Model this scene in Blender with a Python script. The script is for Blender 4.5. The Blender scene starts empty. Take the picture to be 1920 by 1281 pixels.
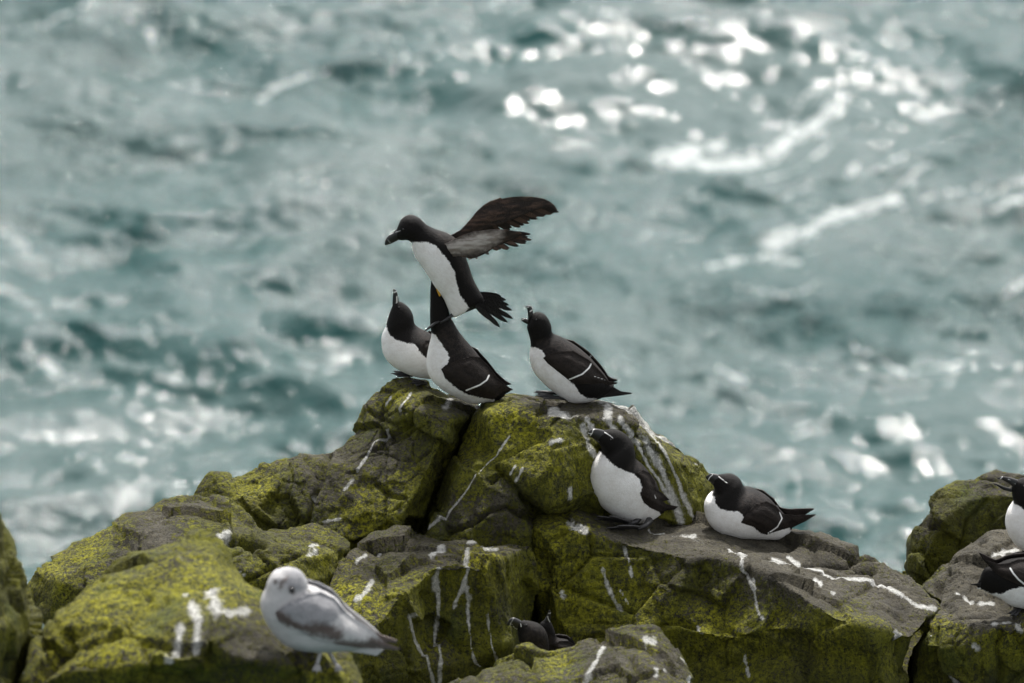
import bpy, bmesh, math, random
import numpy as np
from mathutils import Vector, Matrix
from mathutils.bvhtree import BVHTree
from mathutils.geometry import delaunay_2d_cdt

sc = bpy.context.scene
col = sc.collection
random.seed(7)
RNG = np.random.RandomState(11)

# ------------------------------------------------------------------ camera, sky, sun, exposure
PITCH = math.radians(22.0)
D = 20.0                       # metres to the birds
PX = 0.002                     # metres per photo pixel at that distance
SEA_Z = -22.5
FWD = np.array([0.0, math.cos(PITCH), -math.sin(PITCH)])
UP = np.array([0.0, math.sin(PITCH), math.cos(PITCH)])
RIGHT = np.array([1.0, 0.0, 0.0])
CAM = -FWD * D

cam_d = bpy.data.cameras.new("camera")
cam = bpy.data.objects.new("camera", cam_d)
col.objects.link(cam)
cam.location = CAM
cam.rotation_euler = (math.pi / 2 - PITCH, 0, 0)
cam_d.sensor_width = 36.0
cam_d.lens = 36.0 * D / (1920 * PX)
cam_d.clip_start = 0.5
cam_d.clip_end = 20000
cam_d.dof.use_dof = True
cam_d.dof.focus_distance = D + 0.05
cam_d.dof.aperture_fstop = cam_d.lens / 1000 / 0.062
sc.camera = cam

SUN_EL, SUN_AZ = math.radians(54), math.radians(8)     # azimuth from +y (ahead) towards +x
w = bpy.data.worlds.new("World")
sc.world = w
w.use_nodes = True
wn = w.node_tree
bg = wn.nodes["Background"]
sky = wn.nodes.new("ShaderNodeTexSky")
sky.sky_type = 'NISHITA'
sky.sun_disc = False
sky.sun_elevation = SUN_EL
sky.sun_rotation = SUN_AZ
sky.air_density = 1.0
sky.dust_density = 4.0
sky.ozone_density = 1.0
hs = wn.nodes.new("ShaderNodeHueSaturation")             # thin white overcast: little blue left
hs.inputs['Saturation'].default_value = 0.17
wn.links.new(sky.outputs[0], hs.inputs['Color'])
wn.links.new(hs.outputs[0], bg.inputs[0])
bg.inputs[1].default_value = 0.145

sun_d = bpy.data.lights.new("sun", 'SUN')
sun_d.energy = 2.7
sun_d.angle = math.radians(3.5)
sun_d.color = (1.0, 0.96, 0.90)
sun = bpy.data.objects.new("sun", sun_d)
col.objects.link(sun)
sd = Vector((math.sin(SUN_AZ) * math.cos(SUN_EL), math.cos(SUN_AZ) * math.cos(SUN_EL), math.sin(SUN_EL)))
sun.rotation_euler = sd.to_track_quat('Z', 'Y').to_euler()

sc.view_settings.view_transform = 'Standard'
sc.view_settings.look = 'None'
sc.view_settings.exposure = 0.80
sc.view_settings.gamma = 1.0
sc.render.engine = 'CYCLES'
sc.cycles.use_denoising = True
sc.cycles.max_bounces = 6
sc.cycles.sample_clamp_indirect = 4.0

# ------------------------------------------------------------------ maths helpers
def ray(px, py):
    d = FWD * D + (RIGHT * (px - 960) + UP * (640.5 - py)) * PX
    return d / D                                    # unit along camera depth

def P(px, py, dep):
    return CAM + ray(px, py) * (D + dep)

def project(pts):
    q = np.asarray(pts) - CAM
    z = q @ FWD
    return 960 + (q @ RIGHT) / z * D / PX, 640.5 - (q @ UP) / z * D / PX, z - D

_perm = np.concatenate([RNG.permutation(256)] * 2 + [np.arange(4)])
_grad = RNG.normal(size=(256, 3)); _grad /= np.linalg.norm(_grad, axis=1)[:, None]

def perlin(p):
    i = np.floor(p).astype(int); f = p - i
    u = f * f * f * (f * (f * 6 - 15) + 10)
    i &= 255
    out = 0
    for dx in (0, 1):
        for dy in (0, 1):
            for dz in (0, 1):
                h = _perm[_perm[_perm[(i[:, 0] + dx) & 255] + ((i[:, 1] + dy) & 255)] + ((i[:, 2] + dz) & 255)] & 255
                g = _grad[h]
                dd = f - np.array([dx, dy, dz])
                wgt = np.where(dx, u[:, 0], 1 - u[:, 0]) * np.where(dy, u[:, 1], 1 - u[:, 1]) * np.where(dz, u[:, 2], 1 - u[:, 2])
                out = out + wgt * (g * dd).sum(1)
    return out

def fbm(p, octaves=4, lac=2.1, gain=0.5):
    a, s, o = 1.0, 1.0, 0
    for k in range(octaves):
        o = o + a * perlin(p * s + k * 17.3)
        a *= gain; s *= lac
    return o

def facets(p, tilt):
    """Voronoi cells, each a randomly tilted plane: the broken faces of basalt. Also the distance to the cell border."""
    base = np.floor(p).astype(int)
    d1 = np.full(len(p), 9.0); d2 = np.full(len(p), 9.0); val = np.zeros(len(p))
    for dx in (-1, 0, 1):
        for dy in (-1, 0, 1):
            for dz in (-1, 0, 1):
                c = base + np.array([dx, dy, dz])
                cc = c & 255
                h = _perm[_perm[_perm[cc[:, 0]] + cc[:, 1]] + cc[:, 2]] & 255
                h2 = _perm[h + 1] & 255
                ctr = c + 0.5 + _grad[h] * 0.42
                dv = p - ctr
                dist = (dv * dv).sum(1)
                v = (dv * _grad[h2]).sum(1) * tilt + _grad[h][:, 0] * 0.12
                closer = dist < d1
                d2 = np.where(closer, d1, np.minimum(d2, dist))
                val = np.where(closer, v, val)
                d1 = np.where(closer, dist, d1)
    return val, np.sqrt(d2) - np.sqrt(d1)

def poly_dist(x, y, line):
    """distance in px to a polyline, and the position 0..1 along it"""
    best = np.full(len(x), 1e9); tt = np.zeros(len(x))
    n = len(line)
    if n == 1:
        return np.hypot(x - line[0][0], y - line[0][1]), tt
    for k in range(n - 1):
        ax, ay = line[k][:2]; bx, by = line[k + 1][:2]
        vx, vy = bx - ax, by - ay
        L = vx * vx + vy * vy + 1e-9
        t = np.clip(((x - ax) * vx + (y - ay) * vy) / L, 0, 1)
        dd = np.hypot(x - ax - t * vx, y - ay - t * vy)
        m = dd < best
        best = np.where(m, dd, best); tt = np.where(m, (k + t) / (n - 1), tt)
    return best, tt

def poly_sd(x, y, poly):
    """signed distance to a closed polygon, positive inside"""
    d, _ = poly_dist(x, y, list(poly) + [poly[0]])
    ins = np.zeros(len(x), bool)
    n = len(poly)
    for k in range(n):
        ax, ay = poly[k]; bx, by = poly[(k + 1) % n]
        c = (ay > y) != (by > y)
        with np.errstate(divide='ignore', invalid='ignore'):
            xi = (bx - ax) * (y - ay) / (by - ay + 1e-12) + ax
        ins ^= c & (x < xi)
    return np.where(ins, d, -d)

def smooth01(x):
    x = np.clip(x, 0, 1)
    return x * x * (3 - 2 * x)

def catmull(pts, n):
    pts = np.asarray(pts, float)
    p = np.vstack([2 * pts[0] - pts[1], pts, 2 * pts[-1] - pts[-2]])
    out = []
    m = len(pts) - 1
    for s in np.linspace(0, m, n):
        k = min(int(s), m - 1); t = s - k
        a, b, c, d = p[k], p[k + 1], p[k + 2], p[k + 3]
        out.append(0.5 * ((2 * b) + (c - a) * t + (2 * a - 5 * b + 4 * c - d) * t * t + (3 * b - a - 3 * c + d) * t ** 3))
    return np.array(out)

# ------------------------------------------------------------------ object helpers
def tag(o, label=None, cat=None, group=None, kind=None):
    if label: o['label'] = label
    if cat: o['category'] = cat
    if group: o['group'] = group
    if kind: o['kind'] = kind
    return o

def empty(name, loc):
    o = bpy.data.objects.new(name, None)
    o.empty_display_size = 0.05
    o.location = loc
    col.objects.link(o)
    return o

def link_mesh(name, verts, faces, mat, parent=None, origin=None, attrs=None, smooth=True):
    verts = np.asarray(verts, float)
    org = np.asarray(origin if origin is not None else verts.mean(0), float)
    if parent is not None:
        org = np.array(parent.location)
    me = bpy.data.meshes.new(name)
    me.from_pydata((verts - org).tolist(), [], [list(map(int, f)) for f in faces])
    me.update()
    if smooth:
        me.shade_smooth()
    for k, v in (attrs or {}).items():
        a = me.attributes.new(k, 'FLOAT', 'POINT')
        a.data.foreach_set('value', np.asarray(v, np.float32))
    if mat: me.materials.append(mat)
    o = bpy.data.objects.new(name, me)
    col.objects.link(o)
    if parent is not None:
        o.parent = parent
    else:
        o.location = org
    return o

# ------------------------------------------------------------------ node helpers
class NT:
    def __init__(self, name):
        self.m = bpy.data.materials.new(name)
        self.m.use_nodes = True
        self.t = self.m.node_tree
        self.b = self.t.nodes['Principled BSDF']
        self.pos = self.t.nodes.new('ShaderNodeNewGeometry').outputs['Position']
    def n(self, typ, **kw):
        o = self.t.nodes.new(typ)
        for k, v in kw.items(): setattr(o, k, v)
        return o
    def put(self, sock, v):
        if hasattr(v, 'is_output') or isinstance(v, bpy.types.NodeSocket): self.t.links.new(v, sock)
        elif isinstance(v, (tuple, list)): sock.default_value = (*v, 1) if len(v) == 3 and sock.type == 'RGBA' else v
        else: sock.default_value = v
    def math(self, op, a, b=0.0, c=None, clamp=False):
        o = self.n('ShaderNodeMath', operation=op, use_clamp=clamp)
        self.put(o.inputs[0], a); self.put(o.inputs[1], b)
        if c is not None: self.put(o.inputs[2], c)
        return o.outputs[0]
    def attr(self, name):
        return self.n('ShaderNodeAttribute', attribute_name=name).outputs['Fac']
    def scale(self, v):
        o = self.n('ShaderNodeVectorMath', operation='MULTIPLY')
        self.put(o.inputs[0], self.pos); o.inputs[1].default_value = v
        return o.outputs[0]
    def noise(self, scale, detail=4, rough=0.55, vec=None, dist=0.0):
        o = self.n('ShaderNodeTexNoise')
        self.put(o.inputs['Vector'], vec if vec is not None else self.pos)
        o.inputs['Scale'].default_value = scale; o.inputs['Detail'].default_value = detail
        o.inputs['Roughness'].default_value = rough; o.inputs['Distortion'].default_value = dist
        return o.outputs['Fac']
    def voro(self, scale, feature='F1', vec=None):
        o = self.n('ShaderNodeTexVoronoi', feature=feature)
        self.put(o.inputs['Vector'], vec if vec is not None else self.pos)
        o.inputs['Scale'].default_value = scale
        return o.outputs['Distance']
    def ramp(self, v, lo, hi, a=0.0, b=1.0):
        o = self.n('ShaderNodeMapRange', interpolation_type='SMOOTHSTEP')
        self.put(o.inputs[0], v)
        for k, x in zip((1, 2, 3, 4), (lo, hi, a, b)): self.put(o.inputs[k], x)
        return o.outputs[0]
    def mix(self, f, a, b):
        o = self.n('ShaderNodeMix', data_type='RGBA')
        self.put(o.inputs[0], f); self.put(o.inputs[6], a); self.put(o.inputs[7], b)
        return o.outputs[2]
    def bump(self, h, strength, distance, prev=None):
        o = self.n('ShaderNodeBump')
        o.inputs['Strength'].default_value = strength; o.inputs['Distance'].default_value = distance
        self.put(o.inputs['Height'], h)
        if prev is not None: self.put(o.inputs['Normal'], prev)
        return o.outputs[0]
    def out(self, color=None, rough=0.6, normal=None, spec=0.5, **kw):
        if color is not None: self.put(self.b.inputs['Base Color'], color)
        self.put(self.b.inputs['Roughness'], rough)
        self.put(self.b.inputs['Specular IOR Level'], spec)
        if normal is not None: self.put(self.b.inputs['Normal'], normal)
        for k, v in kw.items(): self.put(self.b.inputs[k.replace('_', ' ')], v)
        return self.m

# ------------------------------------------------------------------ materials
def rock_material():
    t = NT("mossy_basalt")
    n_mid = t.noise(11, 6, 0.65)
    n_fine = t.noise(42, 6, 0.75)
    n_grain = t.noise(150, 4, 0.75)
    n_spk = t.noise(78, 5, 0.8)
    rock = t.mix(t.ramp(t.math('ADD', t.math('MULTIPLY', n_mid, .6), t.math('MULTIPLY', n_fine, .4)), 0.36, 0.64), (0.032, 0.028, 0.019), (0.126, 0.113, 0.080))
    rock = t.mix(t.ramp(n_grain, 0.48, 0.66, 0, t.ramp(n_mid, .35, .6, .1, .8)), rock, (0.026, 0.023, 0.018))
    rock = t.mix(t.ramp(n_spk, 0.58, 0.68, 0, 0.6), rock, (0.25, 0.235, 0.19))
    # algae and lichen: crusty on tops, streaky on the wet steep sides
    streak = t.noise(1.0, 7, 0.75, t.scale((55, 55, 7)))
    steep = t.attr('steep')
    a = t.attr('algae')
    crust = t.math('ADD', t.math('MULTIPLY', n_fine, 0.55), t.math('MULTIPLY', n_spk, 0.65))
    film = t.math('ADD', t.math('MULTIPLY', streak, 0.70), t.math('MULTIPLY', n_spk, 0.50))
    tex = t.n('ShaderNodeMix', data_type='FLOAT')
    t.put(tex.inputs[0], t.math('MULTIPLY', steep, 0.8)); t.put(tex.inputs[2], crust); t.put(tex.inputs[3], film)
    tx = tex.outputs[0]
    lvl = t.math('ADD', a, t.math('MULTIPLY', t.math('SUBTRACT', tx, 0.6), 4.2))
    mask = t.ramp(lvl, 0.30, 0.78)
    hue = t.math('ADD', t.math('MULTIPLY', t.noise(5, 5, 0.65), 0.45), t.math('MULTIPLY', tx, 0.60))
    alg = t.mix(t.ramp(hue, 0.44, 0.72), (0.028, 0.031, 0.003), (0.146, 0.150, 0.006))
    alg = t.mix(t.math('MULTIPLY', t.attr('bright'), t.ramp(tx, 0.52, 0.74)), alg, (0.40, 0.38, 0.012))
    alg = t.mix(t.ramp(t.noise(3.5, 4, 0.6), 0.56, 0.70, 0, 0.5), alg, (0.045, 0.072, 0.010))
    c = t.mix(t.math('MULTIPLY', mask, 0.92), rock, alg)
    c = t.mix(t.ramp(t.math('ADD', t.math('MULTIPLY', t.noise(3.0, 5, 0.65), .7), t.math('MULTIPLY', n_fine, .3)), 0.50, 0.66, 0, 0.6), c, (0.034, 0.029, 0.014))
    # small holes and black lichen flecks
    c = t.mix(t.ramp(t.math('ADD', t.noise(100, 4, 0.7), t.math('MULTIPLY', n_mid, 0.3)), 0.70, 0.78, 0, 0.85), c, (0.014, 0.014, 0.010))
    # bird lime
    gn = t.math('ADD', t.math('MULTIPLY', t.noise(70, 6, 0.8), 0.75), t.math('MULTIPLY', t.noise(1.0, 5, 0.75, t.scale((140, 140, 35))), 0.35))
    g = t.math('ADD', t.attr('guano'), t.math('MULTIPLY', t.math('SUBTRACT', gn, 0.55), 2.1))
    gm = t.ramp(g, 0.05, 0.80)
    c = t.mix(t.math('MULTIPLY', gm, 0.86), c, t.mix(t.ramp(n_spk, .4, .62), (0.50, 0.50, 0.47), (0.80, 0.80, 0.77)))
    h = t.math('ADD', t.math('MULTIPLY', n_mid, 0.55), t.math('ADD', t.math('MULTIPLY', n_fine, 0.55), t.math('MULTIPLY', n_grain, 0.22)))
    pit = t.ramp(t.voro(38), 0.05, 0.30)
    h = t.math('ADD', h, t.math('MULTIPLY', pit, 0.14))
    h = t.math('ADD', h, t.math('MULTIPLY', mask, 0.10))
    nb = t.bump(h, 1.0, 0.034)
    return t.out(c, t.ramp(n_fine, 0.3, 0.7, 0.66, 0.92), nb, 0.3)

def black_plumage(name, tint=(0.012, 0.0105, 0.0100), tint2=(0.026, 0.022, 0.020)):
    t = NT(name)
    f = t.noise(60, 5, 0.7)
    c = t.mix(f, tint, tint2)
    nb = t.bump(t.math('ADD', t.noise(130, 4, 0.6), t.noise(420, 2, 0.6)), 0.45, 0.007)
    return t, c, nb, f

def body_material(name, dark=(0.0042, 0.0036, 0.0033), dark2=(0.0085, 0.0072, 0.0066)):
    t, c, nb, f = black_plumage(name, dark, dark2)
    back = t.mix(f, (0.0095, 0.0080, 0.0075), (0.020, 0.017, 0.016))
    back = t.mix(t.ramp(t.voro(85), 0.35, 0.75, 0, 0.6), back, (0.034, 0.027, 0.023))
    c = t.mix(t.attr('back'), c, back)
    sdv = t.math('ADD', t.attr('white'), t.math('MULTIPLY', t.math('SUBTRACT', t.noise(110, 4, 0.7), 0.5), 9.0))
    wm = t.ramp(sdv, -1.2, 1.2)
    wc = t.mix(t.ramp(t.math('ADD', t.math('MULTIPLY', t.noise(22, 5, 0.7), .6), t.math('MULTIPLY', t.noise(90, 4, .7), .4)), .35, .62), (0.78, 0.76, 0.73), (0.91, 0.905, 0.89))
    c = t.mix(wm, c, wc)
    ln = t.ramp(t.attr('line'), -0.5, 0.5)
    c = t.mix(ln, c, (0.80, 0.80, 0.78))
    return t.out(c, t.mix(wm, (0.62,) * 3, (0.85,) * 3), nb, 0.15)

def wing_material():
    t, c, nb, f = black_plumage("wing_feathers", (0.0065, 0.0052, 0.0047), (0.017, 0.0138, 0.0124))
    fe = t.attr('feather')
    c = t.mix(t.ramp(t.voro(75), 0.40, 0.75, 0, 0.5), c, (0.026, 0.020, 0.017))
    c = t.mix(t.ramp(fe, 0.0, 1.0, 0, 0.6), c, (0.030, 0.023, 0.019))
    ln = t.ramp(t.attr('line'), -0.5, 0.5)
    c = t.mix(ln, c, (0.82, 0.82, 0.80))
    return t.out(c, 0.6, nb, 0.15)

def flap_wing_material(name, lining):
    t, c, nb, f = black_plumage(name, (0.009, 0.0065, 0.0055), (0.030, 0.021, 0.017))
    st = t.attr('feather')
    c = t.mix(t.ramp(st, 0.3, 1.0, 0, 0.75), c, (0.115, 0.070, 0.050))
    lm = t.ramp(t.math('ADD', t.attr('lining'), t.math('MULTIPLY', t.math('SUBTRACT', t.noise(45, 4, 0.7), 0.5), 22.0)), -8, 14)
    c = t.mix(t.math('MULTIPLY', lm, lining), c, t.mix(t.ramp(st, .25, .8), (0.30, 0.255, 0.225), (0.56, 0.52, 0.49)))
    return t.out(c, 0.6, nb, 0.25)

def simple_material(name, a, b, scale=80, rough=0.5, spec=0.4, bumpd=0.002, line=None):
    t = NT(name)
    f = t.noise(scale, 4, 0.6)
    c = t.mix(f, a, b)
    if line:
        c = t.mix(t.ramp(t.attr('line'), -0.5, 0.5), c, line)
    return t.out(c, rough, t.bump(f, 0.4, bumpd), spec)

M_ROCK = rock_material()
M_BODY = body_material("razorbill_plumage")
M_WING = wing_material()
M_FLAP_UP = flap_wing_material("raised_wing_topside", 0.0)
M_FLAP_LO = flap_wing_material("raised_wing_lining", 0.85)
M_TAIL = black_plumage("tail_feathers", (0.005, 0.0045, 0.004), (0.014, 0.012, 0.011)); M_TAIL = M_TAIL[0].out(M_TAIL[1], 0.55, M_TAIL[2], 0.3)
M_BILL = simple_material("razorbill_bill", (0.008, 0.008, 0.008), (0.018, 0.017, 0.017), 90, 0.35, 0.5, 0.001, (0.78, 0.78, 0.75))
M_FOOT = simple_material("webbed_foot_skin", (0.010, 0.010, 0.011), (0.034, 0.033, 0.034), 120, 0.42, 0.5)
M_EYE = simple_material("eye", (0.006, 0.005, 0.005), (0.01, 0.009, 0.008), 50, 0.12, 0.6)
M_GAPE = simple_material("yellow_gape", (0.55, 0.28, 0.03), (0.70, 0.40, 0.05), 60, 0.4, 0.4)
M_PALE_LEG = simple_material("pale_leg_skin", (0.30, 0.30, 0.30), (0.48, 0.47, 0.46), 150, 0.5, 0.4)
M_GULLBILL = simple_material("gull_bill", (0.24, 0.24, 0.22), (0.34, 0.33, 0.29), 90, 0.4, 0.5)

# ------------------------------------------------------------------ rocks
ROCK_TREES = []
def c_(ox, oy, s):
    return lambda pts: [(ox + p[0] / s, oy + p[1] / s) + tuple(p[2:]) for p in pts]
cA = c_(680, 340, 1572 / 540)       # crops the photo was measured in
cB = c_(1080, 780, 4.0)
cC = c_(1660, 860, 791 / 260)
cD = c_(430, 1030, 1888 / 370)
cE = c_(900, 1120, 1910 / 240)
cF = c_(0, 860, 1920 / 700)
cG = c_(350, 680, 1920 / 650)
cH = c_(780, 700, 1920 / 560)
cI = c_(580, 960, 1920 / 520)
cJ = c_(960, 900, 1816 / 540)
cK = c_(1300, 960, 1920 / 620)

def make_rock(name, label, outline, lines, voxel=0.009, thick=0.7, rough=1.0, algae=0.45, guano=(), cracks=(), bright=(), seed=0.0, kind=None, dshift=0.0, group='boulders of the headland', rounding=3, cell=0.26, bare=(), moss_bright=0.0):
    outline = [(a, b, c + dshift) for a, b, c in outline]; lines = [[(a, b, c + dshift) for a, b, c in l] for l in lines]
    pts, edges = [], []
    n = len(outline)
    pts += list(outline); edges += [(k, (k + 1) % n) for k in range(n)]
    for ln in lines:
        b = len(pts); pts += list(ln)
        edges += [(b + k, b + k + 1) for k in range(len(ln) - 1)]
    v2, e2, f2, ov, oe, of = delaunay_2d_cdt([Vector((p[0], p[1])) for p in pts], edges, [list(range(n))], 1, 0.5)
    front = []
    for k, v in enumerate(v2):
        if ov[k]: dep = pts[ov[k][0]][2]
        else:
            ds = sorted((math.hypot(p[0] - v[0], p[1] - v[1]), p[2]) for p in pts)[:3]
            dep = sum(d2 / (d1 + 1) for d1, d2 in ds) / sum(1 / (d1 + 1) for d1, d2 in ds)
        front.append(P(v[0], v[1], dep))
    front = np.array(front)
    # close the boulder behind its skyline
    cnt = {}
    for f in f2:
        for k in range(len(f)):
            e = (f[k], f[(k + 1) % len(f)]); cnt[e] = cnt.get(e, 0) + 1
    bnd = [e for e in cnt if (e[1], e[0]) not in cnt]
    bv = sorted({i for e in bnd for i in e})
    cen = front[bv].mean(0)
    idx = {}
    verts = [tuple(v) for v in front]
    for i in bv:
        q = cen + (front[i] - cen) * 0.80 + np.array([0, thick, -0.75 * thick])
        idx[i] = len(verts); verts.append(tuple(q))
    apex = len(verts); verts.append(tuple(cen + np.array([0, thick * 1.15, -0.9 * thick])))
    faces = [tuple(f) for f in f2]
    for a, b in bnd:
        faces.append((b, a, idx[a])); faces.append((b, idx[a], idx[b]))
        faces.append((idx[b], idx[a], apex))
    me = bpy.data.meshes.new("tmp"); me.from_pydata(verts, [], faces)
    bm = bmesh.new(); bm.from_mesh(me)
    bmesh.ops.recalc_face_normals(bm, faces=bm.faces)
    bm.to_mesh(me); bm.free()
    o = bpy.data.objects.new("tmp", me); col.objects.link(o)
    md = o.modifiers.new("r", 'REMESH'); md.mode = 'VOXEL'; md.voxel_size = voxel
    ms = o.modifiers.new("s", 'SMOOTH'); ms.iterations = rounding; ms.factor = 0.5
    dg = bpy.context.evaluated_depsgraph_get()
    ev = o.evaluated_get(dg).to_mesh()
    nv = len(ev.vertices)
    co = np.empty(nv * 3); ev.vertices.foreach_get('co', co); co = co.reshape(-1, 3)
    no = np.empty(nv * 3); ev.vertex_normals.foreach_get('vector', no); no = no.reshape(-1, 3)
    fc = [tuple(p.vertices) for p in ev.polygons]
    o.evaluated_get(dg).to_mesh_clear()
    bpy.data.objects.remove(o)
    s = np.array([seed * 3.1, seed * 1.7, seed * 5.3])
    pw = co + 0.05 * np.stack([perlin(co * 3 + s), perlin(co * 3 + s + 9), perlin(co * 3 + s + 21)], 1)
    f1, b1 = facets(pw / cell + s, 0.55)
    f2_, b2 = facets(pw / (cell * 0.36) + s + 4, 0.5)
    disp = f1 * cell * 0.30 + f2_ * cell * 0.36 * 0.16
    disp += 0.014 * fbm(co * 3.2 + s, 3) + 0.0085 * fbm(co * 13 + s, 4, gain=0.65)
    crag = perlin(co * 2.3 + s + 40)
    disp -= 0.030 * np.clip(1 - b1 / 0.05, 0, 1) * smooth01(crag * 2.5) + 0.010 * np.clip(1 - b2 / 0.07, 0, 1) * smooth01(crag * 2 + .5)
    x, y, dep = project(co)
    facing = (no @ -FWD)
    for c in cracks:
        wd, dpt = c[0], c[1]
        dd, _ = poly_dist(x + 5 * perlin(co * 16 + s), y + 5 * perlin(co * 16 + s + 7), c[2])
        disp -= np.where(facing > -0.1, dpt * np.exp(-(dd / wd) ** 2), 0)
    co = co + no * (disp * rough)[:, None]
    steep = smooth01((0.80 - no[:, 2]) / 0.45)
    al = algae + 0.30 + 0.22 * steep + 0.55 * fbm(co * 2.2 + s + 5, 3) + 0.15 * (1 - 2 * np.clip(no[:, 2], 0, 1))
    br = 0.22 + moss_bright + 0.8 * fbm(co * 2.8 + s + 31, 3)
    for (bx, by, r, amt) in bright:
        k = np.exp(-((x - bx) ** 2 + (y - by) ** 2) / (r * r)); br += amt * k; al += 0.35 * amt * k
    for (bx, by, r, amt) in bare:
        k = np.exp(-((x - bx) ** 2 + (y - by) ** 2) / (r * r)); br -= amt * k; al -= amt * k
    gu = np.full(nv, -1.5)
    for gd in guano:
        wd, ln = gd[:2]; pk_ = gd[2] if len(gd) > 2 else 1.0
        wob = 2.0 * perlin(co * 22 + s + 3)
        dd, tt = poly_dist(x + wob, y + wob * .5, ln)
        wv = wd * 0.98 * (0.85 + 0.5 * perlin(co * 9 + s + 11) + 0.25 * np.sin(tt * 9))
        gu = np.maximum(gu, np.where(facing > 0.02, pk_ - dd / np.maximum(wv, 1.2), -1.5))
    gu = np.clip(gu, -1.5, 1.0)
    ob = link_mesh(name, co, fc, M_ROCK, origin=(co[:, 0].mean(), co[:, 1].mean(), co[:, 2].min()),
                   attrs={'steep': steep, 'algae': al, 'bright': np.clip(br, 0, 1), 'guano': gu})
    if kind: tag(ob, label, None, None, kind)
    else: tag(ob, label, 'rock', group)
    ROCK_TREES.append((ob, BVHTree.FromPolygons([Vector(v) for v in co], fc)))
    return ob

def hit_rock(px, py, only=None):
    d = Vector(ray(px, py)).normalized(); best = None
    for o, t in ROCK_TREES:
        if only and o not in only: continue
        h = t.ray_cast(Vector(CAM), d)
        if h[0] is not None and (best is None or h[3] < best[3]): best = h + (o,)
    return best

def ground_z(x, y):
    best = None
    for o, t in ROCK_TREES:
        h = t.ray_cast(Vector((x, y, 3)), Vector((0, 0, -1)))
        if h[0] is not None and (best is None or h[0].z > best): best = h[0].z
    return best

R1 = make_rock('boulder', 'tall dark boulder peaking under the two close-set birds, cracked down its left shoulder',
    [(350,930,.12),(362,918,.15),(392,884,.18),(415,888,.18),(455,884,.2),(488,872,.2),(520,864,.22),(565,858,.22),(605,856,.22),(625,846,.2),(642,834,.2),(657,814,.2),(674,788,.22),(683,762,.22),(700,740,.25),(716,722,.28),(735,708,.30),(770,704,.32),(805,712,.34),(840,730,.34),(875,738,.34),(905,750,.36),(900,800,.36),(872,835,.36),(850,880,.36),(835,920,.36),(820,960,.34),(800,1030,.25),(700,1080,-.05),(560,1060,-.05),(450,1020,.0),(380,970,.05)],
    [[(725,745,.15),(760,760,.03),(800,775,-.05),(838,788,-.06),(878,783,.12)],
     [(838,788,-.06),(826,830,-.08),(805,880,-.10),(784,920,-.12),(755,965,-.13),(735,1010,-.12)],
     [(700,800,.10),(660,880,.04),(640,950,-.02),(640,1010,-.06)],
     [(612,866,.10),(600,910,.06),(585,960,.02)],
     [(430,915,.08),(480,950,.02),(530,980,.0)],
     [(545,890,.10),(500,960,.05)],
     [(850,840,.12),(830,885,.16),(805,935,.22)]],
    voxel=0.0075, thick=0.6, algae=0.40, seed=1,
    guano=[(5, cG([(875,710),(920,650)])), (4, cG([(1090,230),(1130,190)])), (3.5, cG([(1180,270),(1240,180)])), (10, cG([(1430,255),(1455,220)])),
           (4, cG([(940,600),(1030,430),(1110,370)])), (6, cG([(710,760),(725,745)])), (5, cG([(770,890),(850,870)]))],
    cracks=[(5, .035, [(617,850),(604,900),(588,950),(576,990)]), (4, .02, [(700,905),(730,930),(760,935)]), (4, .015, [(690,770),(740,800),(760,790)])],
    bright=[(495,905,40,.7),(470,940,40,.5),(838,850,28,.6),(820,900,30,.5),(740,745,22,.6),(690,970,50,.4),(770,880,30,.3)],
    bare=[(730,830,60,.35),(590,900,45,.3),(860,765,25,.4)])

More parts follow.
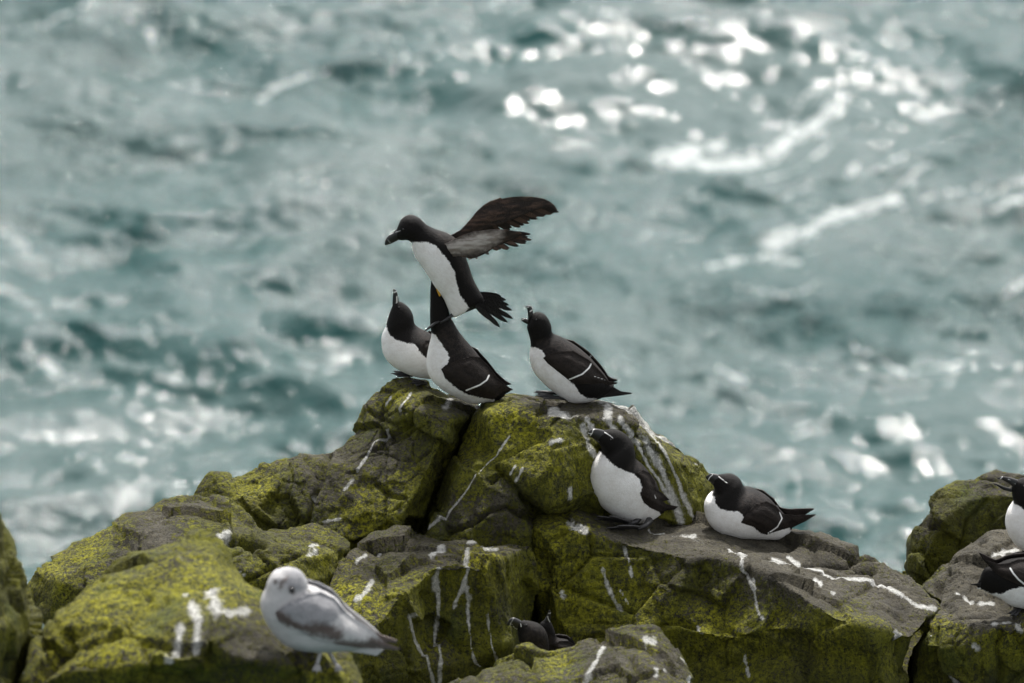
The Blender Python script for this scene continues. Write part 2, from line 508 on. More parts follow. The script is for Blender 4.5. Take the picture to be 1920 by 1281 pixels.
R2 = make_rock('boulder', 'big green boulder streaked with white down its right side, under the calling bird',
    [(893,772,.12),(905,752,.16),(928,739,.24),(962,731,.30),(1005,733,.33),(1055,741,.36),(1105,747,.38),(1150,748,.38),(1182,758,.36),(1210,784,.36),(1236,805,.36),(1266,822,.36),(1296,845,.36),(1320,870,.38),(1337,905,.40),(1347,960,.42),(1345,1040,.42),(1250,1060,.30),(1100,1060,.10),(1000,1060,.0),(900,1060,-.10),(790,1040,-.10),(803,1000,.0),(810,968,.06),(828,928,.08),(850,880,.10),(871,840,.12),(886,803,.12)],
    [[(918,780,-.02),(960,768,-.02),(1035,776,-.08),(1105,778,.02),(1180,794,.12),(1235,830,.18)],
     [(1035,776,-.08),(1034,835,-.13),(1028,880,-.16),(1000,905,-.17),(984,918,-.15)],
     [(984,918,-.15),(1030,946,-.13),(1072,940,-.08),(1110,925,-.02)],
     [(1000,950,.04),(1050,968,.06),(1085,960,.08)],
     [(1110,850,.0),(1120,900,.02)],
     [(1190,860,.12),(1200,930,.14),(1200,990,.16)],
     [(1270,870,.22),(1290,930,.26),(1290,990,.28)],
     [(870,880,-.06),(840,940,-.09),(818,1000,-.13)],
     [(930,850,-.07),(910,930,-.12),(890,985,-.17),(880,1030,-.18)],
     [(970,930,-.12),(985,1000,-.12)]],
    voxel=0.0075, thick=0.7, algae=0.52, seed=2,
    guano=[(30, cH([(1440,400),(1560,620),(1690,900)]), .42), (26, cH([(1230,215),(1400,230),(1540,350)]), .40), (22, cH([(900,240),(1040,260)]), .30), (9, cH([(1085,330),(1100,400),(1110,470),(1150,530)])), (9, cH([(1105,280),(1140,350)])), (9, cH([(1215,240),(1245,330),(1270,370)])),
           (6.5, cH([(1300,310),(1400,440),(1480,580),(1560,700),(1650,850),(1700,950)])), (11, cH([(1470,430),(1560,600),(1640,780),(1690,950)])),
           (5.5, cH([(1520,350),(1600,520),(1680,700),(1770,940)])), (10, cH([(1180,205),(1350,195),(1450,260),(1540,360)])), (4, cH([(1560,370),(1750,470),(1880,620)])),
           (9, cH([(870,225),(930,240),(1000,270)])), (7, cH([(860,440),(940,430)])), (9, cH([(985,745),(990,800)])),
           (2.6, cH([(110,1020),(220,880),(350,740),(430,600),(520,510),(600,400)])), (5, cH([(690,620),(650,690)])), (4, cH([(640,590),(610,650)]))],
    cracks=[(4, .03, cH([(520,610),(600,690),(650,750),(690,830)])), (4, .03, cH([(200,1020),(370,965),(480,880),(590,870),(700,925)])), (3.5, .02, cH([(480,720),(560,640)])), (3, .012, cH([(880,330),(940,280),(1000,260)]))],
    bright=[(940,775,40,.6),(900,810,35,.4),(1000,800,40,.35),(1020,870,35,.4),(880,940,40,.3),(960,850,40,.3)],
    bare=[(1040,750,60,.45),(850,960,40,.25),(960,960,45,.35),(1150,760,50,.5),(930,1000,40,.3)])

R3 = make_rock('boulder', 'rounded olive boulder at far left, sloping down to the water behind the blurred rock',
    [(48,1100,-.45),(60,1076,-.42),(95,1052,-.38),(140,1030,-.33),(185,1005,-.26),(215,985,-.22),(250,963,-.15),(290,945,-.08),(330,931,-.02),(380,932,.0),(430,944,-.02),(470,964,-.08),(492,985,-.15),(540,985,-.15),(590,981,-.15),(622,990,-.18),(662,1020,-.25),(650,1060,-.35),(620,1110,-.45),(600,1180,-.50),(560,1260,-.6),(300,1260,-.7),(150,1220,-.7),(85,1160,-.6),(60,1130,-.5)],
    [[(120,1090,-.62),(190,1050,-.58),(270,1010,-.5),(360,985,-.42),(430,990,-.42),(500,1020,-.48),(560,1040,-.52),(620,1035,-.42)],
     [(320,960,-.22),(400,962,-.2),(450,975,-.22)],
     [(200,1130,-.72),(330,1080,-.66),(430,1060,-.62),(540,1100,-.6)]],
    voxel=0.010, thick=0.8, algae=0.46, seed=3, rounding=2,
    guano=[(7, cI([(10,235),(60,205)])), (12, cI([(0,290),(40,272)])), (10, cF([(1120,415),(1170,385)])), (5, cF([(1230,580),(1255,600)]))],
    cracks=[(7, .06, [(425,1015),(445,1010),(475,1018),(490,1030)]), (4, .025, [(480,980),(440,955),(400,948)]), (4, .02, [(215,1020),(235,1015),(250,1022)]), (4, .02, [(530,1060),(570,1040),(600,1035)])],
    bright=[(100,1095,40,.7),(190,1030,40,.35),(255,990,45,.3),(610,1050,40,.6),(350,1000,40,.2)],
    bare=[(290,1010,45,.45),(230,1040,30,.3),(370,960,40,.3)])

R4 = make_rock('boulder', 'squared green block in the middle with four long white drips down its face',
    [(588,1130,-.45),(604,1090,-.4),(627,1060,-.34),(660,1036,-.28),(702,1010,-.2),(742,998,-.14),(790,1000,-.12),(830,1005,-.12),(882,1018,-.14),(930,1021,-.14),(962,1016,-.14),(996,1022,-.16),(1001,1062,-.14),(1004,1120,-.11),(998,1190,-.06),(1000,1281,-.08),(1000,1420,-.1),(700,1420,-.5),(600,1400,-.4),(580,1281,-.6),(575,1200,-.55)],
    [[(690,1210,-.74),(715,1165,-.72),(752,1116,-.66),(790,1090,-.56),(815,1062,-.52),(868,1056,-.50),(900,1064,-.54),(945,1040,-.40),(985,1026,-.22)],
     [(740,1060,-.42),(700,1100,-.56),(650,1150,-.66)],
     [(752,1116,-.66),(770,1180,-.63),(775,1260,-.62)],
     [(868,1060,-.50),(870,1140,-.47),(875,1240,-.45)],
     [(900,1064,-.54),(925,1120,-.48),(940,1200,-.44)],
     [(815,1066,-.52),(812,1110,-.47),(815,1180,-.47)],
     [(640,1220,-.78),(660,1281,-.75)],
     [(960,1120,-.28),(965,1230,-.26)]],
    voxel=0.0075, thick=0.7, algae=0.50, seed=4, rounding=2,
    guano=[(6.5, cI([(715,710),(735,800)])), (4, cI([(735,800),(790,960),(840,1090),(870,1190)])), (8, cI([(905,370),(880,520)])), (9, cI([(885,470),(880,540)])), (5, cI([(890,560),(895,640),(885,900),(900,1050),(905,1190)])),
           (7, cI([(1090,280),(1080,430),(1060,520)])), (9, cI([(1070,520),(1100,600)])), (4.2, cI([(1100,600),(1095,760),(1120,950),(1140,1060)])), (6, cI([(1060,520),(1000,660)])),
           (3.6, cI([(1235,690),(1250,850),(1265,1040)])), (7, cI([(435,450),(370,560),(320,600)])), (9, cI([(840,290),(920,250)])), (6, cI([(1210,265),(1300,265)])), (5, cI([(1090,235),(1270,230)])), (5, cI([(320,340),(390,300)])), (4, cI([(470,265),(485,255)]))],
    cracks=[(4, .02, [(790,995),(830,1008),(860,1010)]), (6, .03, [(795,1118),(806,1116),(808,1150),(800,1160)])],
    bright=[(650,1110,40,.5),(700,1140,45,.45),(800,1060,35,.4),(900,1045,30,.5),(950,1090,40,.4),(640,1160,35,.4)],
    bare=[(780,1020,60,.4),(680,1060,40,.25),(960,1150,45,.2)])

R5 = make_rock('boulder', 'widest boulder, flat grey ledge on top and steep green face, carrying two resting birds',
    [(984,1000,-.08),(988,978,-.02),(1002,960,.05),(1022,948,.10),(1050,950,.12),(1085,962,.13),(1125,975,.17),(1180,972,.22),(1250,970,.27),(1310,975,.28),(1400,986,.28),(1480,999,.28),(1522,1004,.26),(1562,1020,.24),(1612,1040,.18),(1662,1060,.12),(1702,1076,.06),(1742,1110,-.06),(1764,1140,-.18),(1738,1165,-.30),(1718,1192,-.36),(1708,1240,-.34),(1705,1420,-.3),(1300,1440,-.2),(1080,1440,.0),(1030,1320,.1),(1006,1230,.05),(1010,1150,.05),(1000,1080,-.02),(990,1035,-.06)],
    [[(1008,992,-.12),(1050,985,-.10),(1090,996,-.12),(1150,1012,-.10),(1230,1030,-.13),(1300,1047,-.17),(1350,1052,-.18),(1420,1068,-.24),(1500,1112,-.40),(1560,1152,-.52),(1610,1172,-.55),(1660,1182,-.52),(1712,1192,-.40)],
     [(1040,1040,-.14),(1030,1100,-.13),(1040,1160,-.14)],
     [(1200,1060,-.10),(1195,1120,-.13),(1190,1168,-.17)],
     [(1330,1090,-.15),(1340,1150,-.22)],
     [(1440,1120,-.30),(1460,1160,-.36)],
     [(1140,1200,-.17),(1190,1182,-.20),(1240,1170,-.22),(1300,1182,-.27),(1370,1198,-.33),(1430,1180,-.36),(1480,1180,-.42),(1560,1196,-.52),(1640,1204,-.54)],
     [(1200,1225,-.15),(1300,1235,-.21),(1390,1240,-.27),(1480,1225,-.36),(1560,1240,-.46),(1650,1250,-.50)],
     [(1120,1260,-.16),(1280,1300,-.20)], [(1450,1320,-.38),(1600,1320,-.47)],
     [(1500,1050,.02),(1580,1085,-.05),(1660,1120,-.15)],
     [(1220,1000,.08),(1350,1015,.06),(1450,1030,.08)]],
    voxel=0.0095, thick=0.8, algae=0.62, seed=5, rounding=1, cell=0.30, rough=0.85,
    guano=[(34, cJ([(1000,330),(1200,400)]), .15), (4.5, cJ([(705,420),(735,520),(750,610)])), (5, cJ([(570,560),(600,660)])), (6.5, cJ([(600,660),(650,770),(690,820)])), (8, cJ([(315,705),(325,735)])), (3.5, cJ([(680,690),(730,780)])),
           (4, cJ([(1380,470),(1440,520),(1490,600)])), (5, cJ([(1500,620),(1540,720),(1560,840)])), (5.5, cJ([(1560,840),(1590,885)])), (4, cJ([(1530,630),(1545,700)])),
           (7, cK([(460,292),(600,320)])), (4, cK([(600,320),(720,365),(800,405),(950,435),(1100,460)])), (5.5, cK([(1100,460),(1200,510),(1300,565),(1400,570)])),
           (5, cK([(430,310),(490,325)])), (6, cK([(210,245),(300,290)])), (4.5, cK([(300,820),(330,960)])), (5, cK([(1180,680),(1215,700)])), (6, cJ([(350,270),(400,300),(470,330)])), (5, cJ([(1170,910),(1185,980)])),
           (5, cK([(550,265),(620,300)])), (5, cK([(700,400),(740,430)])), (5, cH([(1700,1050),(1790,1060)])), (4, cH([(1500,1000),(1600,1005)])), (4, cK([(795,485),(810,495)]))],
    cracks=[(5, .045, [(1508,1062),(1540,1060),(1580,1063),(1640,1066)]), (5, .03, [(1095,1200),(1120,1190),(1160,1196)]), (6, .05, [(1240,1172),(1275,1166),(1300,1176)]), (4, .02, [(1340,1165),(1380,1190),(1420,1200)]), (4, .02, [(1000,1035),(1040,1060),(1080,1050)]), (4, .015, [(1590,1085),(1640,1090),(1700,1120)])],
    bright=[(1150,1100,110,.45),(1370,1120,80,.35),(1060,1110,50,.3),(1230,1150,60,.35),(1450,1175,50,.5),(1330,1180,45,.45),(1560,1195,60,.5),(1680,1200,40,.4),(1050,1180,40,.4),(1590,1160,30,.3)],  # first two also lift the algae colour so the steep face looks lit
    bare=[(1300,1000,100,.7),(1450,1020,110,.7),(1600,1080,110,.45),(1680,1140,70,.4),(1530,1090,60,.4),(1500,1250,70,.35),(1150,995,60,.4)])

R6 = make_rock('boulder', 'blurred yellow-green foreground boulder carrying the pale gull, splashed white',
    [(38,1290,-2.5),(55,1260,-2.45),(80,1195,-2.3),(105,1152,-2.2),(140,1130,-2.12),(180,1090,-2.0),(230,1052,-1.95),(280,1030,-1.9),(330,1006,-1.86),(370,993,-1.84),(402,1000,-1.84),(422,1025,-1.88),(432,1062,-1.95),(462,1085,-2.05),(495,1098,-2.12),(540,1120,-2.15),(600,1160,-2.2),(640,1190,-2.25),(668,1230,-2.32),(692,1290,-2.4),(700,1480,-2.4),(30,1480,-2.4)],
    [[(120,1170,-2.4),(200,1120,-2.36),(280,1075,-2.24),(350,1058,-2.2),(410,1075,-2.2),(450,1100,-2.24)],
     [(330,1030,-1.98),(400,1040,-2.02)],
     [(150,1230,-2.62),(260,1180,-2.6),(340,1150,-2.55),(430,1160,-2.52),(500,1190,-2.52),(560,1215,-2.5),(620,1222,-2.46)],
     [(120,1262,-2.64),(250,1250,-2.70),(380,1240,-2.70)],
     [(390,1190,-2.62),(385,1260,-2.58)],
     [(440,1235,-2.66),(560,1250,-2.62),(640,1262,-2.55)]],
    voxel=0.011, thick=0.7, algae=0.60, seed=6, dshift=-0.7, rounding=2,
    guano=[(15, cF([(985,760),(1020,860),(1010,980)])), (13, cF([(930,870),(915,960)])), (12, cF([(905,980),(870,1050)])), (18, cF([(1080,700),(1110,790)])), (10, cF([(1110,805),(1200,800),(1270,795)])), (9, cF([(915,528),(930,532)])), (8, cF([(950,690),(955,700)])), (5, cF([(130,1100),(140,1120)]))],
    cracks=[(6, .03, cF([(1110,830),(1080,950),(1060,1050),(960,1140)])), (5, .025, [(310,1118),(312,1122)]), (5, .03, [(277,1117),(280,1120)]), (7, .035, [(90,1225),(108,1220)]), (4, .02, [(86,1170),(90,1200),(84,1220)])],
    bright=[(240,1200,120,.6),(370,1090,80,.5),(470,1110,40,.4),(200,1160,70,.4),(610,1260,50,.5),(150,1230,60,.4)],
    bare=[(480,1270,90,.5),(200,1275,100,.5),(330,1020,60,.2)])

R7 = make_rock('boulder', 'dark blurred boulder cut off by the left edge of the picture',
    [(-120,880,-2.5),(-30,925,-2.55),(0,962,-2.55),(10,1000,-2.52),(22,1035,-2.5),(38,1072,-2.46),(46,1110,-2.42),(60,1150,-2.4),(58,1200,-2.4),(44,1240,-2.4),(34,1290,-2.4),(28,1480,-2.4),(-200,1480,-2.4),(-200,1000,-2.4)],
    [[(-60,1000,-2.75),(-20,1080,-2.76),(0,1180,-2.76),(-10,1300,-2.74)], [(-140,1100,-2.8),(-120,1300,-2.8)]],
    voxel=0.012, thick=0.6, algae=0.46, seed=7, dshift=-0.7, rounding=4, bright=[(10,1200,30,.3)])

R8 = make_rock('boulder', 'low grey boulder at the bottom hiding the lower bodies of crouching birds',
    [(825,1295,-1.42),(862,1270,-1.40),(902,1249,-1.38),(950,1226,-1.36),(978,1212,-1.35),(992,1210,-1.35),(1012,1222,-1.36),(1034,1228,-1.36),(1062,1222,-1.36),(1120,1206,-1.35),(1180,1191,-1.35),(1224,1186,-1.36),(1248,1203,-1.4),(1275,1232,-1.46),(1300,1262,-1.5),(1312,1300,-1.5),(1330,1480,-1.4),(800,1480,-1.4)],
    [[(900,1290,-1.7),(980,1270,-1.66),(1010,1250,-1.56),(1060,1262,-1.62),(1140,1240,-1.6),(1210,1228,-1.56),(1250,1250,-1.6)],
     [(995,1216,-1.4),(1008,1240,-1.5)],
     [(1180,1300,-1.78),(1260,1310,-1.75)],
     [(950,1340,-1.85),(1100,1340,-1.9)]],
    voxel=0.009, thick=0.5, algae=0.42, seed=8, rounding=2,
    guano=[(7, cJ([(440,1270),(530,1160),(600,1060)])), (8, cJ([(840,1030),(890,1035)])), (8, cJ([(905,1190),(915,1220)])), (5, cJ([(1060,1130),(1110,1170),(1150,1220)])), (5, cJ([(970,1170),(990,1185)])), (8, cJ([(1125,1240),(1140,1290)]))],
    cracks=[(5, .025, [(1185,1235),(1195,1260),(1180,1281)]), (4, .02, [(892,1262),(900,1281)])],
    bright=[(1045,1245,25,.6),(930,1270,40,.2)], bare=[(1120,1240,40,.3),(1250,1230,40,.1)])

R9 = make_rock('boulder', 'grey-topped block at right edge with yellow lichen lip, birds standing on it',
    [(1728,1103,.12),(1750,1084,.16),(1772,1064,.2),(1812,1029,.27),(1850,1000,.32),(1880,986,.35),(1912,988,.36),(1980,985,.36),(2060,1010,.3),(2090,1120,.1),(2090,1480,-.1),(1710,1480,-.05),(1706,1300,-.2),(1716,1205,-.28),(1742,1165,-.22),(1762,1140,-.12),(1752,1120,.0)],
    [[(1770,1078,.10),(1772,1110,.02),(1768,1140,-.10)],
     [(1800,1060,.10),(1850,1040,.14),(1920,1045,.12),(2000,1060,.1)],
     [(1725,1188,-.34),(1770,1172,-.34),(1810,1166,-.36),(1870,1178,-.42),(1940,1182,-.44),(2040,1180,-.4)],
     [(1790,1130,-.14),(1870,1140,-.2),(1960,1140,-.2)],
     [(1735,1210,-.36),(1800,1215,-.38),(1880,1225,-.40),(1960,1230,-.4)],
     [(1730,1250,-.32),(1810,1260,-.34),(1900,1275,-.37)],
     [(1740,1380,-.32),(1900,1380,-.34)]],
    voxel=0.009, thick=0.7, algae=0.46, seed=9, rounding=2,
    guano=[(6, cK([(1340,640),(1360,632)])), (5, cK([(1350,684),(1370,680)])), (9, cK([(1880,650),(1900,690)])), (8, cK([(1630,770),(1650,785)])), (12, cK([(1490,950),(1510,980)])), (4.5, cK([(1530,490),(1540,492)])), (5, cK([(1570,500),(1620,525)])),
           (8, cK([(1780,240),(1880,220)])), (7, cK([(1740,260),(1800,250)])), (5, cK([(1660,530),(1740,515)])), (8, cK([(1740,650),(1760,650)])), (6, cK([(1800,640),(1830,630)]))],
    cracks=[(5, .05, [(1760,1135),(1757,1105),(1764,1082),(1775,1072)]), (4, .02, [(1838,1025),(1850,1022)])],
    bright=[(1750,1182,35,.8),(1790,1175,35,.5),(1880,1195,50,.4),(1920,1230,40,.3)],
    bare=[(1820,1060,90,.6),(1850,1130,90,.5),(1900,1010,60,.6)])

R10 = make_rock('boulder', 'dark moss-covered boulder standing alone against the water at right',
    [(1706,1002,.75),(1713,985,.75),(1737,962,.75),(1746,940,.77),(1753,920,.78),(1776,903,.8),(1806,892,.82),(1832,895,.82),(1838,885,.84),(1872,878,.86),(1920,888,.86),(1990,900,.85),(2030,1000,.8),(2020,1200,.6),(1725,1180,.6),(1712,1100,.68),(1708,1050,.72)],
    [[(1760,990,.66),(1800,950,.68),(1850,925,.70),(1920,930,.70)], [(1730,1050,.66),(1780,1060,.68),(1850,1040,.70)]],
    voxel=0.009, thick=0.6, algae=0.55, seed=10, moss_bright=-.45, rounding=2,  # moss colour dulled all over to paint in the shadow side's shade
    cracks=[(4, .02, [(1800,1030),(1810,980),(1850,940)]), (4, .02, [(1832,897),(1860,899),(1890,905)]), (5, .03, [(1740,985),(1770,990)])],
    bright=[(1800,930,35,.3)], bare=[(1850,925,40,.4),(1740,990,30,.3),(1890,885,35,.4)])

cliff = make_rock('cliff', 'dark broken cliff under the boulders', 
    [(-500,1330,.3),(0,1290,.3),(300,1200,.3),(600,1110,.35),(760,1010,.62),(900,1010,.62),(1100,1040,.62),(1340,1060,.6),(1600,1130,.6),(1740,1170,.6),(2100,1160,.6),(2500,1300,.6),(2700,3200,-2.5),(1000,3300,-3.0),(-800,3200,-3.0)],
    [[(0,1480,-.6),(600,1480,-.5),(1100,1480,-.3),(1700,1480,-.1),(2200,1480,.0)], [(0,1900,-2.2),(700,1900,-2.2),(1300,1900,-1.8),(2000,1900,-1.4)]],
    voxel=0.035, thick=1.6, algae=0.35, seed=12, kind='structure', cell=0.6)

# ------------------------------------------------------------------ sea
def sea_material():
    t = NT("sea_water")
    sky_tone = t.math('ADD', t.attr('sky_tone'), t.math('MULTIPLY', t.math('SUBTRACT', t.noise(1.6, 5, 0.6), 0.5), 0.9))
    c = t.mix(t.ramp(sky_tone, 0.15, 0.85), (0.008, 0.050, 0.048), (0.030, 0.066, 0.063))  # grey sky reflection against teal water, painted into the base colour
    f = t.math('ADD', t.attr('foam_glint'), t.math('MULTIPLY', t.math('SUBTRACT', t.noise(3.4, 7, 0.80, t.scale((1.0, 0.6, 1.0)), 1.0), 0.5), 4.6))
    fm = t.ramp(f, 0.30, 0.85)
    lace = t.ramp(t.math('ADD', t.attr('chop'), t.math('MULTIPLY', t.math('SUBTRACT', t.noise(2.1, 7, 0.75, None, 1.2), 0.5), 3.2)), 1.0, 1.8, 0, 0.22)
    fm = t.math('MAXIMUM', fm, lace)
    c = t.mix(t.math('MULTIPLY', fm, 0.85), c, (0.46, 0.485, 0.48))
    rip = t.math('ADD', t.noise(2.4, 3, 0.5, t.scale((1.0, 1.2, 1.0)), 0.5), t.math('MULTIPLY', t.noise(6.5, 2, 0.5, None, 0.6), 0.24))
    spark = t.math('MULTIPLY', t.noise(12.0, 2, 0.5, None, 0.4), t.math('ADD', 0.05, t.math('MULTIPLY', t.attr('chop'), 0.32)))
    hgt = t.math('ADD', t.math('MULTIPLY', rip, t.math('ADD', 0.36, t.math('MULTIPLY', t.attr('chop'), 0.90))), spark)
    nb = t.bump(hgt, 1.0, 0.16)
    return t.out(c, t.ramp(fm, 0, 1, 0.06, 0.7), nb, 0.36, IOR=1.33)

def graded(lo, hi, step, far, growth=1.35):
    a = list(np.arange(lo, hi + 1e-6, step)); s = step
    while a[-1] < far[1]: s *= growth; a.append(a[-1] + s)
    s = step
    while a[0] > far[0]: s *= growth; a.insert(0, a[0] - s)
    return np.array(a)

gx = graded(-15, 15, 0.07, (-6000, 6000)); gy = graded(36, 84, 0.075, (-3000, 9000))
X, Y = np.meshgrid(gx, gy)
sx, sy = X.ravel(), Y.ravel()
q = np.stack([sx * .18, sy * .18, np.zeros_like(sx)], 1)
wx = sx + 1.3 * perlin(q + 3) + .35 * perlin(q * 3.1 + 8); wy = sy + 1.3 * perlin(q + 11) + .35 * perlin(q * 3.1 + 19)
R2_ = np.random.RandomState(5)
H = np.zeros_like(sx)
for k in range(64):
    lam = 0.45 * (9.0 / 0.45) ** R2_.rand()
    th = math.radians(-100) + R2_.normal() * 0.75
    ph = R2_.rand() * 6.283
    amp = lam * 0.0076 * (1.0 if lam < 4 else 0.7)
    s_ = np.sin((wx * math.cos(th) + wy * math.sin(th)) * 6.283 / lam + ph)
    H += amp * (s_ - 0.35 * np.cos(2 * ((wx * math.cos(th) + wy * math.sin(th)) * 6.283 / lam + ph)))
near = ((np.abs(sx) < 40) & (sy > 0) & (sy < 140))
H *= np.where(near, 1.0, 0.3)
sp = np.stack([sx, sy, SEA_Z + H], 1)
spx, spy, sdep = project(np.where(near[:, None], sp, np.array([0, 60, SEA_Z])))
foam_glint = np.full(len(sx), -1.2); chop = 0.38 + 0.55 * perlin(q * 1.3 + 33); sky_tone = 0.5 + 0.9 * perlin(q * 1.1 + 51)
FOAM_GLINT = [(17, [(1228,292),(1300,282),(1350,276)]), (17, [(1240,300),(1340,308),(1420,302),(1480,268),(1530,232),(1555,205)]), (11, [(1480,200),(1500,180),(1560,155),(1620,140),(1660,128)]),
        (12, [(1480,262),(1478,215),(1500,180)]), (10, [(1555,205),(1580,180),(1600,190),(1640,205)]), (9, [(1400,345),(1500,315),(1560,270),(1590,232)]), (20, [(1445,455),(1520,432),(1580,395),(1680,375)]),
        (10, [(1465,372),(1515,350)]), (9, [(1490,395),(1530,382)]), (9, [(1620,330),(1700,290)]), (10, [(1680,352),(1740,310)]), (13, [(1730,370),(1830,350)]), (15, [(1850,365),(1930,335)]), (14, [(1850,400),(1930,370)]),
        (12, [(1590,118),(1630,85)]), (14, [(480,190),(520,160),(560,148),(615,135)]), (10, [(70,52),(110,30),(160,10)]), (10, [(690,68),(745,72),(760,100),(735,145)]),
        (13, [(165,868),(240,858),(320,835),(370,815)]), (16, [(60,650),(110,700),(170,718),(232,735)]), (16, [(-10,420),(30,445),(50,470)]), (14, [(435,818),(500,800)]), (9, [(1700,410),(1780,420)]),
        (16, [(300,705),(350,720)]), (10, [(270,620),(330,680)]), (10, [(1490,820),(1560,800)]), (9, [(1150,680),(1190,700)]), (8, [(460,720),(510,700)]), (10, [(0,980),(70,985)]),
        (9, [(200,60),(240,35),(285,60),(290,90)]), (12, [(1130,25),(1220,42),(1320,45)]), (12, [(1880,560),(1925,520)]), (9, [(1350,690),(1400,720)]), (9, [(1590,330),(1605,300)]),  # the top crest streak is a sun glint painted white like the foam
        (8, [(570,340),(630,345)]), (8, [(1310,370),(1340,365)]), (16, [(1340,500),(1420,480),(1500,490)]), (12, [(1380,540),(1480,560),(1540,530)]), (12, [(1600,650),(1700,700),(1800,680)])]
fine = near
fxp, fyp = spx[fine], spy[fine]
ff = np.full(fine.sum(), -1.2)
nq = np.stack([sx[fine] * .9, sy[fine] * .5, np.zeros(fine.sum())], 1)
wob = 14 * perlin(nq); wob2 = 8 * perlin(nq + 40)
for wd, ln in FOAM_GLINT:
    dd, _ = poly_dist(fxp + wob, (fyp + wob2) * 1.35, [(a, b * 1.35) for a, b in ln])
    ff = np.maximum(ff, (1.0 if wd in (17, 20) else 0.64) - dd / (wd * 1.45))
foam_glint[fine] = np.clip(ff, -1.2, 0.9)
def blobs(arr, lst):
    for bx, by, rx, ry, amt in lst:
        arr[fine] += amt * np.exp(-((fxp - bx) / rx) ** 2 - ((fyp - by) / ry) ** 2)
blobs(sky_tone, [(620,120,200,70,-.8),(1750,60,200,60,-1.0),(1560,560,160,60,-.9),(380,440,180,120,-.5),(1150,90,160,60,-.3),(1180,170,260,70,.8),(700,330,200,60,.6),(1650,260,220,100,.5),(100,100,120,50,.4),(420,640,240,80,-.3),(860,60,200,50,-.7),(560,880,300,80,.2),(1500,740,250,80,-.3)])  # placed patches: painted sky reflection where grey, its absence where teal
blobs(chop, [(1180,170,260,80,-.7),(1700,220,150,80,-.4),(1560,570,360,90,.9),(1000,500,200,50,.7),(120,260,120,140,.5),(450,240,200,30,.4),(900,300,100,50,.4),(1850,270,70,60,.5),(650,480,200,30,.4),(950,320,140,60,.25),(1270,30,150,40,.1),(1200,140,350,80,-.6),(1600,90,200,50,-.2),(230,80,70,60,.5),(500,150,120,50,.3),(1850,250,80,120,.4),(800,520,400,60,.3),(600,760,350,120,-.15),(1700,850,200,120,-.25),(150,250,200,150,.1)])
ny_, nx_ = X.shape
ii = np.arange(ny_ * nx_).reshape(ny_, nx_)
sf = np.stack([ii[:-1, :-1], ii[:-1, 1:], ii[1:, 1:], ii[1:, :-1]], -1).reshape(-1, 4)
sea = link_mesh('sea', sp, sf, sea_material(), origin=(0, 60, SEA_Z), attrs={'foam_glint': foam_glint, 'chop': np.clip(chop, 0, 1.2), 'sky_tone': sky_tone})
tag(sea, 'choppy grey-green sea', None, None, 'structure')

# ------------------------------------------------------------------ birds
CAMV = Vector(CAM)

class Plane:
    """the bird's own upright plane of symmetry"""
    def __init__(self, base, yaw):
        self.o = np.array(base, float)
        a = math.radians(yaw)
        self.n = np.array([math.sin(a), -math.cos(a), 0.0])      # points to the side we see
        self.yaw = yaw
    def at(self, px, py, off=0.0):
        r = ray(px, py)
        o = self.o + self.n * off
        t = ((o - CAM) @ self.n) / (r @ self.n)
        return CAM + r * t
    def mirror(self, p):
        p = np.asarray(p)
        return p - 2 * ((p - self.o) @ self.n)[..., None] * self.n

def loft(pl, stations, ratio, n_len=60, n_ring=36, ratio_list=None, cap0=0.5, cap1=0.5, power=2.0, lat=0.0):
    top = catmull([pl.at(*s[0], off=lat) for s in stations], n_len)
    bot = catmull([pl.at(*s[1], off=lat) for s in stations], n_len)
    rl = ratio_list or [ratio] * len(stations)
    rr = np.interp(np.linspace(0, len(stations) - 1, n_len), range(len(stations)), rl)
    ctr = (top + bot) / 2; ax = (top - bot) / 2
    h = np.linalg.norm(ax, axis=1)
    rings = []
    def ring(c, a, wd):
        th = np.linspace(0, 2 * math.pi, n_ring, endpoint=False)
        ct, st = np.cos(th), np.sin(th)
        if power != 2.0:
            ct = np.sign(ct) * np.abs(ct) ** (2 / power); st = np.sign(st) * np.abs(st) ** (2 / power)
        return c + ct[:, None] * a + st[:, None] * wd * pl.n
    def caps(k, k2, frac):
        d = ctr[k] - ctr[k2]; d = d / (np.linalg.norm(d) + 1e-9)
        return [(ctr[k] + d * h[k] * frac * math.sin(t), ax[k] * math.cos(t), h[k] * rr[k] * math.cos(t)) for t in (1.45, 1.2, 0.9, 0.6, 0.3)]
    seq = caps(0, 1, cap0) + [(ctr[k], ax[k], h[k] * rr[k]) for k in range(n_len)] + caps(n_len - 1, n_len - 2, cap1)[::-1]
    V, F = [], []
    for c, a, wd in seq: V.append(ring(c, a, wd))
    V = np.concatenate(V); m = len(seq)
    for i in range(m - 1):
        for j in range(n_ring):
            j2 = (j + 1) % n_ring
            F.append((i * n_ring + j, i * n_ring + j2, (i + 1) * n_ring + j2, (i + 1) * n_ring + j))
    F.append(tuple(range(n_ring))[::-1]); F.append(tuple((m - 1) * n_ring + j for j in range(n_ring)))
    return V, F

def near_px(pl, V):
    """picture position of each vertex, the far side taken from its mirror twin"""
    V = np.asarray(V)
    s = (V - pl.o) @ pl.n
    Q = np.where((s < 0)[:, None], pl.mirror(V), V)
    x, y, _ = project(Q)
    return x, y

def line_attr(x, y, lines):
    a = np.full(len(x), -3.0)
    for wd, ln in lines:
        d, _ = poly_dist(x, y, ln)
        a = np.maximum(a, (wd * 0.5 - d) / 0.9)
    return np.clip(a, -3, 2)

def bvh_of(V, F): return BVHTree.FromPolygons([Vector(v) for v in V], F)

